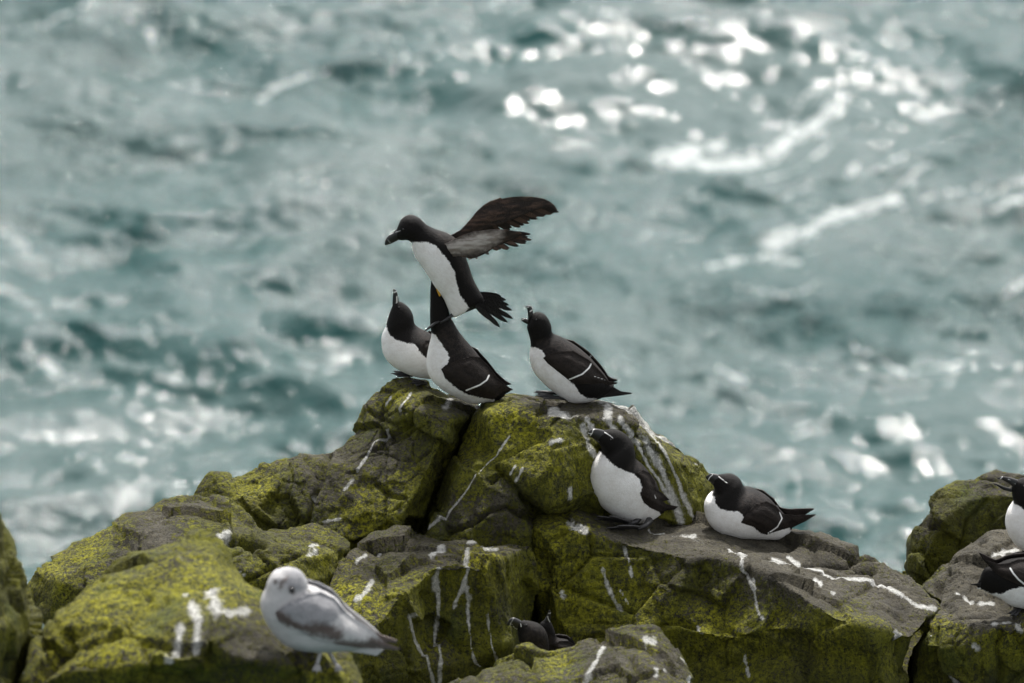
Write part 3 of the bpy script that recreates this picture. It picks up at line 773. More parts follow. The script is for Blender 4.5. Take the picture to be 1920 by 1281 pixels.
def fill(poly, step, jag=0.0):
    """dense triangulation of a picture outline"""
    out = []
    n = len(poly)
    for k in range(n):
        a, b = np.array(poly[k], float), np.array(poly[(k + 1) % n], float)
        m = max(1, int(np.hypot(*(b - a)) / step))
        for i in range(m): out.append(a + (b - a) * i / m)
    out = np.array(out)
    x0, y0 = out.min(0); x1, y1 = out.max(0)
    gxx, gyy = np.meshgrid(np.arange(x0, x1, step), np.arange(y0, y1, step))
    gxx[1::2] += step / 2
    g = np.stack([gxx.ravel(), gyy.ravel()], 1)
    sd = poly_sd(g[:, 0], g[:, 1], out)
    g = g[sd > step * 0.55]
    pts = np.vstack([out, g])
    no = len(out)
    v2, e2, f2, ov, _, _ = delaunay_2d_cdt([Vector(p) for p in pts], [(k, (k + 1) % no) for k in range(no)], [list(range(no))], 1, 0.01)
    return np.array([tuple(v) for v in v2]), [tuple(f) for f in f2]

def shell(front, faces, back):
    n = len(front)
    V = np.vstack([front, back])
    F = list(faces) + [tuple(i + n for i in f[::-1]) for f in faces]
    cnt = {}
    for f in faces:
        for k in range(len(f)): cnt[(f[k], f[(k + 1) % len(f)])] = 1
    for a, b in cnt:
        if (b, a) not in cnt: F.append((b, a, a + n, b + n))
    return V, F

def folded_wing(pl, tree, poly, tip_lat, lift=0.005, step=2.2, dirn=(1, 0.5), iters=26):
    pts, faces = fill(poly, step)
    lat = np.full(len(pts), np.nan)
    for k, (x, y) in enumerate(pts):
        h = tree.ray_cast(CAMV, Vector(ray(x, y)).normalized())
        if h[0] is not None:
            lat[k] = (np.array(h[0]) - pl.o) @ pl.n
    hit = ~np.isnan(lat)
    base = lat.copy()
    rim = -0.004 + (lift + 0.004) * smooth01(poly_sd(pts[:, 0], pts[:, 1], poly) / 7.0)
    lat = np.where(hit, lat + rim, tip_lat)
    nb = [set() for _ in pts]
    for f in faces:
        for k in range(3): nb[f[k]].add(f[(k + 1) % 3]); nb[f[(k + 1) % 3]].add(f[k])
    I = np.array([i for i in range(len(pts)) for j in nb[i]]); J = np.array([j for i in range(len(pts)) for j in nb[i]])
    dg = np.bincount(I, minlength=len(pts)).astype(float)
    for _ in range(iters):
        lat = np.bincount(I, weights=lat[J], minlength=len(pts)) / np.maximum(dg, 1)
        lat = np.where(hit, np.maximum(lat, base + rim), lat)
    sd = poly_sd(pts[:, 0], pts[:, 1], poly)
    puff = 0.006 * smooth01(sd / 14)
    fr = np.array([pl.at(x, y, l + p) for (x, y), l, p in zip(pts, lat, puff)])
    bk = np.array([pl.at(x, y, l - 0.004) for (x, y), l in zip(pts, lat)])
    V, F = shell(fr, faces, bk)
    xy = np.vstack([pts, pts])
    return V, F, xy

def feather_attr(xy, d, n=1.0):
    u = xy @ np.array([-d[1], d[0]]) / np.hypot(*d)
    v = xy @ np.array([d[0], d[1]]) / np.hypot(*d)
    return np.clip(0.5 + 0.9 * perlin(np.stack([u * 0.22 * n, v * 0.03 * n, np.zeros(len(u)) + 4.4], 1)) + 0.35 * perlin(np.stack([u * 0.7 * n, v * 0.06 * n, np.zeros(len(u)) + 9], 1)), 0, 1)

def tube(path, radii, seg=8):
    path = np.array(path, float); V, F = [], []
    for k, p in enumerate(path):
        t = path[min(k + 1, len(path) - 1)] - path[max(k - 1, 0)]; t /= np.linalg.norm(t) + 1e-9
        a = np.cross(t, [0.2, 0.9, 0.3]); a /= np.linalg.norm(a); b = np.cross(t, a)
        th = np.linspace(0, 2 * math.pi, seg, endpoint=False)
        V.append(p + radii[k] * (np.cos(th)[:, None] * a + np.sin(th)[:, None] * b))
    V = np.concatenate(V); m = len(path)
    for i in range(m - 1):
        for j in range(seg):
            j2 = (j + 1) % seg
            F.append((i * seg + j, (i + 1) * seg + j, (i + 1) * seg + j2, i * seg + j2))
    F.append(tuple(range(seg))); F.append(tuple((m - 1) * seg + j for j in range(seg))[::-1])
    return V, F

def merge(*parts):
    V, F, o = [], [], 0
    for v, f in parts:
        V.append(v); F += [tuple(i + o for i in g) for g in f]; o += len(v)
    return np.concatenate(V), F

def ball(c, r, squash=(1, 1, 1)):
    V, F = [], []
    n, m = 14, 9
    for i in range(1, m):
        a = math.pi * i / m
        for j in range(n):
            b = 2 * math.pi * j / n
            V.append((math.sin(a) * math.cos(b), math.sin(a) * math.sin(b), math.cos(a)))
    V = np.array(V + [(0, 0, 1), (0, 0, -1)]) * r * np.array(squash) + np.array(c)
    for i in range(m - 2):
        for j in range(n):
            F.append((i * n + j, (i + 1) * n + j, (i + 1) * n + (j + 1) % n, i * n + (j + 1) % n))
    L = (m - 1) * n
    for j in range(n):
        F.append((L, j, (j + 1) % n)); F.append((L + 1, (m - 2) * n + (j + 1) % n, (m - 2) * n + j))
    return V, F

def webbed_foot(ankle, direction, length=0.055, spread=0.6, side=(0, -1, 0), droop=0.0):
    """three toes joined by web, lying on the ground plane spanned by direction and side"""
    ankle = np.array(ankle, float); d = np.array(direction, float); d /= np.linalg.norm(d)
    s = np.array(side, float); s -= d * (s @ d); s /= np.linalg.norm(s); up = np.cross(d, s)
    if up[2] < 0: up = -up
    toes, parts = [], []
    for a, L in ((-spread, .92), (-spread * .1, 1.0), (spread * .8, .85)):
        t = d * math.cos(a) + s * math.sin(a)
        pts = [ankle + up * 0.006, ankle + t * length * L * .4 + up * 0.007, ankle + t * length * L * .75 + up * 0.004, ankle + t * length * L + up * (0.001 - droop)]
        toes.append(pts); parts.append(tube(pts, [.0055, .0050, .0042, .0022], 7))
        parts.append(tube([pts[-1], pts[-1] + t * 0.007 - up * 0.002], [.0020, .0006], 5))      # claw
    for k in (0, 1):
        A, B = toes[k], toes[k + 1]
        top = [A[0], A[1], A[2], A[3] * .96 + ankle * .04, (A[3] + B[3]) * .5 * .86 + ankle * .14, B[3] * .96 + ankle * .04, B[2], B[1]]
        top = np.array(top); n = len(top)
        parts.append((np.vstack([top, top - up * 0.002]), [tuple(range(n)), tuple(range(n, 2 * n))[::-1]] + [(i, i + n, (i + 1) % n + n, (i + 1) % n) for i in range(n)]))
    return merge(*parts)

def put_foot(root, px, py, dirpx, length=0.055, only=None, side_scale=1.0, mat=None, leg_from=None, name='foot'):
    h = hit_rock(px, py, only)
    if h is None: return
    a = np.array(h[0]); nrm = np.array(h[1])
    if nrm @ -FWD < 0: nrm = -nrm
    nrm = nrm + np.array([0, 0, 0.8]); nrm /= np.linalg.norm(nrm)
    h2 = hit_rock(px + dirpx[0], py + dirpx[1], only)
    d = RIGHT * dirpx[0] + np.array([0, -1, 0]) * dirpx[1] * 2
    d = d - nrm * (d @ nrm); d /= np.linalg.norm(d)
    parts = [webbed_foot(a + nrm * 0.004, d, length, 0.42, np.cross(nrm, d))]
    if leg_from is not None:
        parts.append(tube([leg_from, (np.array(leg_from) + a) / 2 + d * -0.004, a + nrm * 0.010], [.009, .0065, .0065], 8))
    V, F = merge(*parts)
    return link_mesh(name, V, F, mat or M_FOOT, root)

GROUP = 'razorbill colony on the rocks'

def razorbill(label, pos, yaw, conv, st, white, bill=None, ratios=None, wing=None, wing_lines=(), tail=None, body_lines=(), back=None, eye=None, bill_lines=(), tip_lat=0.02, far_wing=True, dep_shift=0.0, power=2.15, ratio=0.86, bills=None, only=None):
    """pos: picture point where the bird rests (px) or a depth"""
    cv = lambda L: conv(L)
    if isinstance(pos, tuple) and len(pos) == 2:
        h = hit_rock(pos[0], pos[1], only)
        base = np.array(h[0]) if h else P(pos[0], pos[1], 0.0)
        base = base + np.array([0, dep_shift, 0])
    else: base = P(*pos)
    pl = Plane(base, yaw)
    stations = [(conv([s[0]])[0], conv([s[1]])[0]) for s in st]
    root = empty('razorbill', base)
    tag(root, label, 'bird', GROUP)
    n = len(st)
    rl = ratios or [0.74, 0.80, 0.84] + [ratio] * (n - 6) + [ratio * .95, ratio * .85, 0.7]
    V, F = loft(pl, stations, 0.8, 84, 44, rl, 0.35, 0.5, power)
    x, y = near_px(pl, V)
    wsd = poly_sd(x, y, conv(white)) if white else np.full(len(x), -30.0)
    at = {'white': np.clip(wsd, -30, 30), 'line': line_attr(x, y, [(wd, conv(l)) for wd, l in body_lines]),
          'back': smooth01(poly_sd(x, y, conv(back)) / 10 + 0.3) if back else np.zeros(len(x))}
    # soft feather relief
    V = V + 0.0016 * perlin(V * 55)[:, None] * pl.n
    link_mesh('body', V, F, M_BODY, root, attrs=at)
    tree = bvh_of(V, F)
    for b in (bills if bills else ([bill] if bill else [])):
        bs = [(conv([s[0]])[0], conv([s[1]])[0]) for s in b]
        k = len(bs)
        BV, BF = loft(pl, bs, .5, 24, 16, list(np.linspace(0.70, 0.42, k)), 0.1, 0.3, 2.4)
        x, y = near_px(pl, BV)
        link_mesh('bill', BV, BF, M_BILL, root, attrs={'line': line_attr(x, y, [(wd, conv(l)) for wd, l in bill_lines])})
    if eye:
        e = conv([eye])[0]
        h = tree.ray_cast(CAMV, Vector(ray(*e)).normalized())
        if h[0] is not None:
            q = np.array(h[0]) - pl.n * 0.0015
            for qq in (q, pl.mirror(q)):
                EV, EF = ball(qq, 0.0042); link_mesh('eye', EV, EF, M_EYE, root)
    if wing:
        WV, WF, xy = folded_wing(pl, tree, conv(wing), tip_lat)
        at = {'line': line_attr(xy[:, 0], xy[:, 1], [(wd, conv(l)) for wd, l in wing_lines]), 'feather': feather_attr(xy, (1, .55))}
        WV = WV + (0.0016 * perlin(WV * 42) + 0.0022 * (at['feather'] - .5))[:, None] * pl.n
        link_mesh('wing', WV, WF, M_WING, root, attrs=at)
        if far_wing:
            link_mesh('wing', pl.mirror(WV), [f[::-1] for f in WF], M_WING, root, attrs=at)
    if tail:
        pts, faces = fill(conv(tail), 3.0)
        wd = 0.016
        fr = np.array([pl.at(a, b, wd * .6) for a, b in pts]); bk = np.array([pl.at(a, b, -wd * .6) for a, b in pts])
        TV, TF = shell(fr, faces, bk)
        link_mesh('tail', TV, TF, M_TAIL, root)
    return root, pl, tree

# --- B4: calling bird right of the peak
b4, p4, t4 = razorbill('razorbill calling with open bill, standing alone on top of the streaked green boulder', (1080, 755), 0, cA,
    [((925,722),(905,772)),((960,716),(897,795)),((1000,736),(903,822)),((1028,785),(912,855)),((1038,832),(917,900)),((1088,858),(911,955)),((1160,902),(930,1030)),((1230,958),(985,1095)),((1280,1010),(1055,1152)),((1325,1065),(1120,1195)),((1345,1095),(1200,1203)),((1362,1108),(1275,1188))],
    [(900,912),(918,905),(945,906),(980,925),(1003,962),(1030,985),(1080,1040),(1125,1088),(1160,1115),(1185,1160),(1230,1185),(1275,1185),(1290,1240),(1000,1260),(860,1000),(860,912)],
    bills=[[((930,722),(903,752)),((928,700),(901,718)),((918,682),(896,693)),((900,680),(887,688))], [((904,754),(910,784)),((884,748),(890,776)),((868,748),(867,762))]],
    bill_lines=[(2.0,[(912,712),(925,703)]),(1.6,[(890,690),(905,688)]),(1.5,[(866,758),(880,752)])], body_lines=[(1.8,[(916,722),(925,705)])],
    wing=[(985,965),(1010,945),(1060,930),(1150,925),(1235,975),(1300,1040),(1340,1088),(1392,1099),(1385,1106),(1350,1112),(1250,1105),(1170,1110),(1125,1085),(1060,1035),(1010,995)],
    wing_lines=[(2.9,[(1248,995),(1235,1020),(1200,1052),(1128,1082)]),(2.2,[(1268,1003),(1297,1027)]),(1.2,[(1265,1065),(1325,1085)])], tip_lat=0.020,
    tail=[(1150,1120),(1250,1108),(1350,1112),(1410,1146),(1470,1155),(1466,1161),(1400,1171),(1310,1182),(1200,1178)],
    back=[(930,870),(1040,845),(1150,890),(1250,960),(1370,1100),(1250,1110),(1050,1040),(960,930)], eye=(948,757), dep_shift=.03)
for (hx, hy), (tx, ty), lt in (((1066, 752), (1006, 743), .035), ((1052, 742), (1004, 737), -.02)):
    an = p4.at(hx, hy, lt); to = p4.at(tx, ty, lt + .03)
    L = np.linalg.norm(to - an)
    fv, ff_ = merge(webbed_foot(an, to - an, L, .30, (.15, -.9, .15)), tube([p4.at(hx + 14, hy - 16, lt), p4.at(hx + 5, hy - 7, lt), an + (to - an) * .08], [.010, .0075, .0065], 8))
    link_mesh('foot', fv, ff_, M_FOOT, b4)

# --- B3: middle bird, neck stretched up behind the flapping one
b3, p3, t3 = razorbill('razorbill stretching its neck straight up right beneath the flapping bird', (838, 752), 8, cA,
    [((405,530),(376,528)),((432,596),(370,590)),((456,660),(369,650)),((474,722),(368,720)),((494,766),(369,790)),((532,830),(376,842)),((590,900),(360,915)),((638,960),(349,990)),((684,1018),(362,1060)),((722,1068),(420,1122)),((748,1108),(500,1168)),((765,1135),(570,1203)),((772,1150),(640,1208))],
    [(340,825),(376,828),(400,842),(430,890),(462,935),(473,965),(465,995),(440,1020),(445,1070),(500,1120),(560,1160),(640,1180),(720,1190),(720,1240),(320,1240),(320,825)],
    bill=[((404,535),(377,532)),((398,505),(380,503)),((392,488),(384,488))], eye=(398,575),
    ratios=[.8,.9,.9,.9,.9,.86,.84,.84,.84,.84,.8,.7,.6],
    wing=[(428,1025),(450,1008),(520,975),(590,955),(640,960),(690,1010),(740,1075),(790,1118),(822,1137),(770,1148),(710,1192),(640,1176),(560,1150),(500,1110),(450,1070)],
    wing_lines=[(3.0,[(690,1060),(678,1085),(640,1112),(565,1142)])], tip_lat=0.03,
    tail=[(640,1110),(730,1090),(818,1138),(800,1150),(720,1196),(650,1196)],
    back=[(390,830),(480,770),(600,890),(760,1100),(700,1190),(480,1100),(460,960)])
put_foot(b3, 795, 722, (-40, 8), .055)
put_foot(b3, 890, 764, (14, 2), .022, mat=M_PALE_LEG)
gp = p3.at(823, 549, 0.022)
gv, gf = loft(p3, [((826.5,554),(823.5,556)),((825,546),(820,548)),((821,541),(818,542))], .5, 10, 10, None, .3, .3, 2, lat=0.024)
link_mesh('gape', gv, gf, M_GAPE, b3)

# --- B2: left bird looking up
b2, p2, t2 = razorbill('razorbill on the peak pointing its bill skyward, white breast turned to open water', (770, 708), -6, cA,
    [((193,655),(166,672)),((215,664),(153,703)),((247,690),(139,745)),((273,732),(127,790)),((284,785),(113,818)),((312,812),(103,860)),((360,838),(113,930)),((400,870),(155,990)),((450,920),(230,1035)),((490,970),(310,1063)),((520,1010),(400,1075)),((540,1040),(460,1080))],
    [(80,740),(124,745),(130,790),(142,832),(180,866),(240,882),(290,890),(310,930),(345,962),(400,1000),(480,1040),(500,1110),(60,1110)],
    bill=[((196,664),(162,684)),((196,640),(163,650)),((191,615),(165,619)),((183,597),(166,600)),((173,588),(166,590))],
    bill_lines=[(2.4,[(183,678),(187,655),(187,628)]),(2.2,[(166,608),(186,602)])], eye=(198,690),
    wing=[(320,905),(345,870),(400,870),(470,930),(540,1010),(600,1060),(560,1060),(470,1040),(400,1010),(345,960)], wing_lines=[(2.5,[(520,990),(470,1035)])], tip_lat=0.02,
    back=[(290,800),(330,815),(460,920),(540,1040),(400,1000),(310,930)])
put_foot(b2, 772, 709, (-38, 4), .078)
put_foot(b2, 800, 724, (-38, 4), .07)

# --- B5: upright bird on the ledge
b5, p5, t5 = razorbill('razorbill sitting upright on the ledge, broad white breast showing, black feet sticking out', (1165, 985), 22, cB,
    [((206,108),(150,188)),((242,106),(178,216)),((300,104),(196,250)),((362,130),(200,286)),((408,176),(150,330)),((428,240),(112,396)),((436,310),(95,480)),((486,352),(113,570)),((542,412),(163,650)),((590,482),(240,722)),((614,552),(330,772)),((630,620),(430,797)),((646,670),(520,790)),((660,700),(600,755))],
    [(60,283),(190,283),(212,292),(250,340),(310,385),(370,412),(440,440),(478,480),(499,545),(478,590),(510,650),(560,690),(622,718),(660,780),(500,840),(40,840),(40,300)],
    bill=[((212,108),(158,196)),((175,98),(128,170)),((140,96),(104,152)),((112,106),(93,136)),((96,122),(90,130))],
    bill_lines=[(1.4,[(105,150),(122,128),(128,108),(135,98)]),(1.3,[(92,130),(130,140),(160,150)]),(1.6,[(188,112),(215,124)])], body_lines=[(1.9,[(190,112),(225,128),(258,150),(282,172)])], eye=(262,180), ratio=0.84,
    wing=[(440,432),(500,405),(552,425),(588,480),(604,550),(652,580),(702,630),(650,640),(680,662),(772,680),(725,702),(620,716),(560,690),(510,650),(480,590),(497,540),(474,474)],
    wing_lines=[(1.6,[(590,590),(600,620)])], tip_lat=0.03,
    tail=[(580,660),(680,664),(768,680),(740,703),(620,716)], back=[(425,310),(480,345),(590,470),(640,560),(500,420),(370,405)], only=[R5], dep_shift=.07)
for (hx, hy), (tx, ty), lt in (((1186, 985), (1116, 966), .085), ((1204, 992), (1132, 990), .115)):
    an = p5.at(hx, hy, lt); to = p5.at(tx, ty, lt + .02)
    L = np.linalg.norm(to - an)
    fv, ff_ = merge(webbed_foot(an, to - an, L * .9, .30, (.25, -.75, .6)), tube([an + np.array([.03, .06, .01]), an + np.array([.012, .02, .004]), an + (to - an) * .12], [.014, .011, .008], 8))
    link_mesh('foot', fv, ff_, M_FOOT, b5)

# --- B6: lying bird
b6, p6, t6 = razorbill('razorbill lying flat on its belly on the grey ledge, wings folded', (1390, 1005), 6, cB,
    [((1066,442),(1024,506)),((1112,439),(1037,540)),((1172,440),(1040,580)),((1228,474),(1012,606)),((1256,525),(974,640)),((1282,548),(962,700)),((1335,556),(988,788)),((1395,585),(1060,862)),((1455,625),(1170,899)),((1505,680),(1300,910)),((1555,730),(1420,918)),((1592,775),(1510,922)),((1612,805),(1575,890))],
    [(930,596),(1000,596),(1040,605),(1046,660),(1090,700),(1150,716),(1222,716),(1262,760),(1238,800),(1330,832),(1370,872),(1420,892),(1500,862),(1600,836),(1640,900),(1520,960),(930,960)],
    bill=[((1070,441),(1028,512)),((1040,434),(1008,496)),((1012,432),(986,482)),((985,446),(973,466))],
    bill_lines=[(1.5,[(990,484),(1003,460),(1026,440)]),(1.6,[(1062,450),(1075,460)])], body_lines=[(1.9,[(1066,452),(1095,474),(1138,508)])], eye=(1135,512),
    ratio=0.9,
    wing=[(1238,802),(1262,755),(1292,715),(1350,660),(1430,640),(1505,678),(1548,735),(1640,742),(1800,738),(1796,744),(1720,792),(1620,832),(1530,858),(1470,876),(1430,890),(1385,872),(1340,832)],
    wing_lines=[(2.4,[(1528,722),(1545,770),(1512,832),(1440,882)])], tip_lat=0.03,
    tail=[(1560,760),(1650,745),(1770,742),(1700,800),(1600,850)], back=[(1262,548),(1400,585),(1560,720),(1600,800),(1400,880),(1260,760),(1200,690)], only=[R5], dep_shift=.04)
fw = [(1460,640),(1500,655),(1600,690),(1680,720),(1640,722),(1560,712),(1500,690)]

# --- B7: bird at the right edge, standing behind
b7, p7, t7 = razorbill('razorbill standing tall at the right edge, only open bill and white breast in view', (1912, 1040), 14, cC,
    [((756,122),(724,190)),((800,112),(728,222)),((846,120),(734,250)),((885,160),(733,268)),((905,225),(700,318)),((925,295),(690,385)),((965,360),(715,455)),((1010,430),(765,510)),((1050,490),(840,545)),((1075,520),(930,560))],
    [(660,258),(735,258),(760,268),(800,300),(850,340),(880,420),(930,480),(1000,560),(660,600)],
    bills=[[((758,122),(734,165)),((710,108),(700,140)),((665,102),(660,118)),((642,112),(640,118))], [((728,172),(722,192)),((680,160),(672,178)),((640,146),(636,154)),((618,142),(617,147))]],
    bill_lines=[(1.8,[(655,118),(668,104)]),(2.0,[(700,118),(740,140),(756,155)])], eye=(790,160), only=[R9],
    wing=[(840,400),(870,350),(930,330),(1000,400),(1060,480),(1120,560),(1020,540),(900,480)], wing_lines=[(2.4,[(1010,440),(960,500)])], tip_lat=.03, back=[(900,250),(960,340),(1090,520),(900,480)])
put_foot(b7, 1918, 1042, (-24, 6), .055, only=[R9], leg_from=p7.at(1920, 1020, .02))

# --- B8: bird at the lower right edge, tail towards the water
b8, p8, t8 = razorbill('razorbill crouched on the grey-topped block, head out of view, tail and wing tip showing', (1910, 1140), 16, cC,
    [((1075,560),(1050,650)),((1040,540),(1040,700)),((990,545),(1020,760)),((930,560),(980,810)),((870,568),(900,840)),((815,570),(835,850)),((760,574),(770,846)),((710,582),(705,830)),((660,600),(650,795)),((610,612),(604,775)),((566,634),(560,752)),((540,690),(530,742))],
    [(505,722),(560,752),(600,768),(660,772),(720,745),(780,730),(900,735),(1000,760),(1000,900),(500,900)],
    eye=None, ratios=[.7,.8,.85,.85,.85,.85,.8,.75,.7,.6,.5,.4], far_wing=True,
    wing=[(570,578),(600,586),(650,602),(700,596),(760,574),(850,573),(930,600),(960,660),(920,730),(860,755),(800,738),(740,712),(680,685),(630,655),(592,615)],
    wing_lines=[(3.2,[(712,625),(730,655),(760,690),(800,722)])], tip_lat=.045,
    tail=[(478,718),(520,712),(600,690),(660,700),(640,770),(580,750),(530,728)], only=[R9])
put_foot(b8, 1914, 1146, (-20, 10), .055, only=[R9])

# --- B9 / B10: birds crouching in the crevice
b9, p9, t9 = razorbill('razorbill crouched in the dark cleft with its thick neck bent to the left', (955 + 5, 1185, -1.0), 12, cE,
    [((590,346),(548,488)),((616,356),(560,500)),((700,356),(566,560)),((800,375),(580,640)),((900,414),(610,720)),((980,500),(670,790)),((1018,630),(720,850)),((1026,760),(760,920)),((1010,900),(800,1000)),((990,1050),(820,1120)),((960,1150),(840,1200))],
    None,
    bill=[((612,350),(560,492)),((560,322),(520,462)),((500,303),(470,430)),((440,328),(425,420)),((408,390),(405,415))],
    bill_lines=[(.9,[(440,440),(462,380),(500,318)]),(1.0,[(470,400),(520,460),(565,482)])], body_lines=[(1.5,[(560,338),(590,368),(608,400),(614,440)])], eye=(690,420),
    wing=[(780,760),(900,700),(980,760),(1000,900),(980,1100),(860,1160),(800,1000)], tip_lat=.02, back=[(700,360),(1000,500),(1040,900),(800,900),(620,600)])
b10, p10, t10 = razorbill('razorbill crouched behind its neighbour in the cleft, bill pointing straight up', (1020, 1185, -0.86), 8, cE,
    [((1048,355),(958,345)),((1076,405),(900,395)),((1110,490),(880,480)),((1146,600),(900,620)),((1220,632),(940,760)),((1310,648),(1000,850)),((1390,700),(1080,900)),((1430,760),(1180,930)),((1445,810),(1300,940))],
    None,
    bill=[((1050,372),(952,352)),((1056,300),(988,290)),((1056,230),(1014,235)),((1050,200),(1022,208)),((1040,192),(1032,195))],
    bill_lines=[(1.2,[(1022,240),(1056,236)]),(1.4,[(1010,285),(1020,330),(1045,372)])], body_lines=[(1.2,[(958,345),(985,300),(1000,280)])],
    wing=[(1060,700),(1200,650),(1320,650),(1400,700),(1450,770),(1330,820),(1150,840)], tip_lat=.03,
    tail=[(1310,655),(1330,600),(1352,612),(1388,560),(1380,625),(1462,752),(1420,760),(1340,700)], back=[(900,450),(1150,600),(1450,700),(1450,950),(1000,900)])

# --- B1: the flapping bird
b1, p1, t1 = razorbill('razorbill flapping with both wings raised, hovering just above the others', (850, 560, -0.02), 0, cA,
    [((186,262),(194,318)),((211,210),(216,320)),((256,186),(245,318)),((306,202),(268,335)),((346,238),(270,362)),((402,268),(288,412)),((470,292),(324,462)),((530,340),(365,526)),((560,410),(405,590)),((582,470),(440,636)),((606,540),(464,690)),((640,605),(490,735)),((655,630),(550,715)),((660,645),(620,692))],
    [(230,334),(268,334),(350,332),(400,352),(440,400),(472,440),(500,490),(516,560),(530,620),(580,690),(560,715),(500,780),(380,700),(230,420)],
    bill=[((192,255),(198,318)),((165,278),(172,332)),((140,298),(150,342)),((124,320),(130,348)),((120,340),(122,348))],
    bill_lines=[(1.5,[(135,318),(150,335)]),(1.4,[(148,292),(165,282),(188,275)])], body_lines=[(1.4,[(175,280),(205,270)])], eye=(222,262),
    ratio=0.78, back=[(380,270),(550,300),(640,600),(560,560),(500,420)])
# spread tail
def blades(pl, root_pts, tips, widths, lat0, lat1, name, root, mat, thick=0.002, attrs=None):
    parts, fe = [], []
    for k, (a, b, wd) in enumerate(zip(root_pts, tips, widths)):
        a = np.array(a, float); b = np.array(b, float); d = b - a; L = np.hypot(*d); d /= L; nn = np.array([-d[1], d[0]])
        prof = [(0, .55), (.25, .9), (.55, 1.0), (.8, .85), (.93, .5), (1.0, .08)]
        up, lo = [], []
        for t, q in prof:
            c = a + d * L * t
            l = lat0 + (lat1 - lat0) * (k / max(1, len(tips) - 1)) + 0.004 * (k % 2)
            up.append((c + nn * wd * q * .5, l)); lo.append((c - nn * wd * q * .5, l))
        pts = up + lo[::-1]; n = len(pts); m = len(prof)
        fr = np.array([pl.at(p[0][0], p[0][1], p[1] + thick) for p in pts]); bk = np.array([pl.at(p[0][0], p[0][1], p[1]) for p in pts])
        fcs = [(i, i + 1, n - 2 - i, n - 1 - i) for i in range(m - 1)]
        parts.append(shell(fr, fcs, bk)); fe += [random.random()] * (2 * n)
    V, F = merge(*parts)
    return link_mesh(name, V, F, mat, root, attrs={'feather': fe, 'lining': np.full(len(V), -30.0), 'line': np.full(len(V), -3.0)}, smooth=False)
tr = cA([(630,612),(632,620),(634,632),(634,642),(632,652),(628,662),(622,672),(616,680)])
tt_ = cA([(756,628),(782,648),(798,676),(814,704),(820,750),(790,770),(748,796),(706,760)])
blades(p1, tr, tt_, [10] * 8, -0.045, 0.045, 'tail', b1, M_TAIL)

def raised_wing(pl, poly, root_px, tip_px, lat_root, lat_tip, curve, mat, lining=None, fdir=(1, -.2), primaries=()):
    pts, faces = fill(poly, 2.4)
    a, b = np.array(root_px), np.array(tip_px); L2 = ((b - a) ** 2).sum()
    t = np.clip(((pts - a) @ (b - a)) / L2, 0, 1.2)
    lat = lat_root + (lat_tip - lat_root) * (t ** curve)
    fe = feather_attr(pts, fdir, 1.2)
    sd = poly_sd(pts[:, 0], pts[:, 1], poly)
    th = 0.0015 + 0.010 * smooth01(sd / 22) * np.clip(1 - t, 0.15, 1)
    bow = 0.012 * np.sin(t * 3.0)
    fr = np.array([pl.at(x, y, l + h + bo) for (x, y), l, h, bo in zip(pts, lat, th + 0.003 * (fe - .5), bow)])
    bk = np.array([pl.at(x, y, l - 0.001 + bo) for (x, y), l, bo in zip(pts, lat, bow)])
    V, F = shell(fr, faces, bk)
    ln = poly_sd(pts[:, 0], pts[:, 1], lining) if lining else np.full(len(pts), -40.0)
    return V, F, {'feather': np.concatenate([fe, fe]), 'lining': np.concatenate([ln, ln]), 'line': np.full(2 * len(pts), -3.0)}

far_poly = cA([(470,300),(530,268),(560,240),(590,205),(622,165),(660,130),(700,106),(735,96),(752,88),(760,95),(800,87),(850,83),(905,83),(950,87),(990,95),(1022,110),(1048,132),(1066,158),(1052,156),(1015,146),(970,150),(920,165),(870,188),(820,210),(760,232),(700,250),(620,280),(540,320)])
V, F, A = raised_wing(p1, far_poly, cA([(520,290)])[0], cA([(1060,160)])[0], -0.045, -0.20, 1.1, M_FLAP_UP, None, (1, -.15))
link_mesh('wing', V, F, M_FLAP_UP, b1, attrs=A)
near_poly = cA([(425,352),(470,330),(530,300),(600,275),(700,263),(775,262),(820,270),(850,274),(870,285),(850,305),(820,318),(790,330),(760,345),(720,362),(690,382),(660,400),(625,414),(592,424),(560,416),(530,408),(490,412),(450,405)])
lin_poly = cA([(430,350),(530,305),(620,278),(700,266),(760,270),(770,300),(735,345),(690,365),(620,395),(570,400),(500,408),(450,400)])
V, F, A = raised_wing(p1, near_poly, cA([(460,370)])[0], cA([(910,310)])[0], 0.045, 0.17, 0.9, M_FLAP_LO, lin_poly, (1, -.1))
link_mesh('wing', V, F, M_FLAP_LO, b1, attrs=A)
def flight_feathers(pl, roots, tips, width, lat, name, mat):
    n = len(tips); parts, fe = [], []
    for k in range(n):
        a, t_ = np.array(roots[k], float), np.array(tips[k], float); d = t_ - a; L = np.hypot(*d); d = d / L; nn = np.array([-d[1], d[0]])
        la, lb = lat[k]
        up, lo = [], []
        for t, qa, qb in [(0, .5, .5), (.3, .8, .7), (.6, 1, .75), (.82, .9, .55), (.94, .55, .3), (1.0, .05, .05)]:
            c = a + d * L * t; l = la + (lb - la) * t + .0025 * (k % 3)
            up.append((c + nn * width * qa * .5, l)); lo.append((c - nn * width * qb * .5, l + .002))
        pts = up + lo[::-1]; m = len(up); q = len(pts)
        fr = np.array([pl.at(p[0][0], p[0][1], p[1] + .0012) for p in pts]); bk = np.array([pl.at(p[0][0], p[0][1], p[1]) for p in pts])
        parts.append(shell(fr, [(i, i + 1, q - 2 - i, q - 1 - i) for i in range(m - 1)], bk)); fe += [0.15 + .8 * ((k * 37) % 11) / 11] * (2 * q)
    V, F = merge(*parts)
    return link_mesh(name, V, F, mat, None if False else b1, attrs={'feather': fe, 'lining': np.full(len(V), -60.0), 'line': np.full(len(V), -3.0)}, smooth=False)
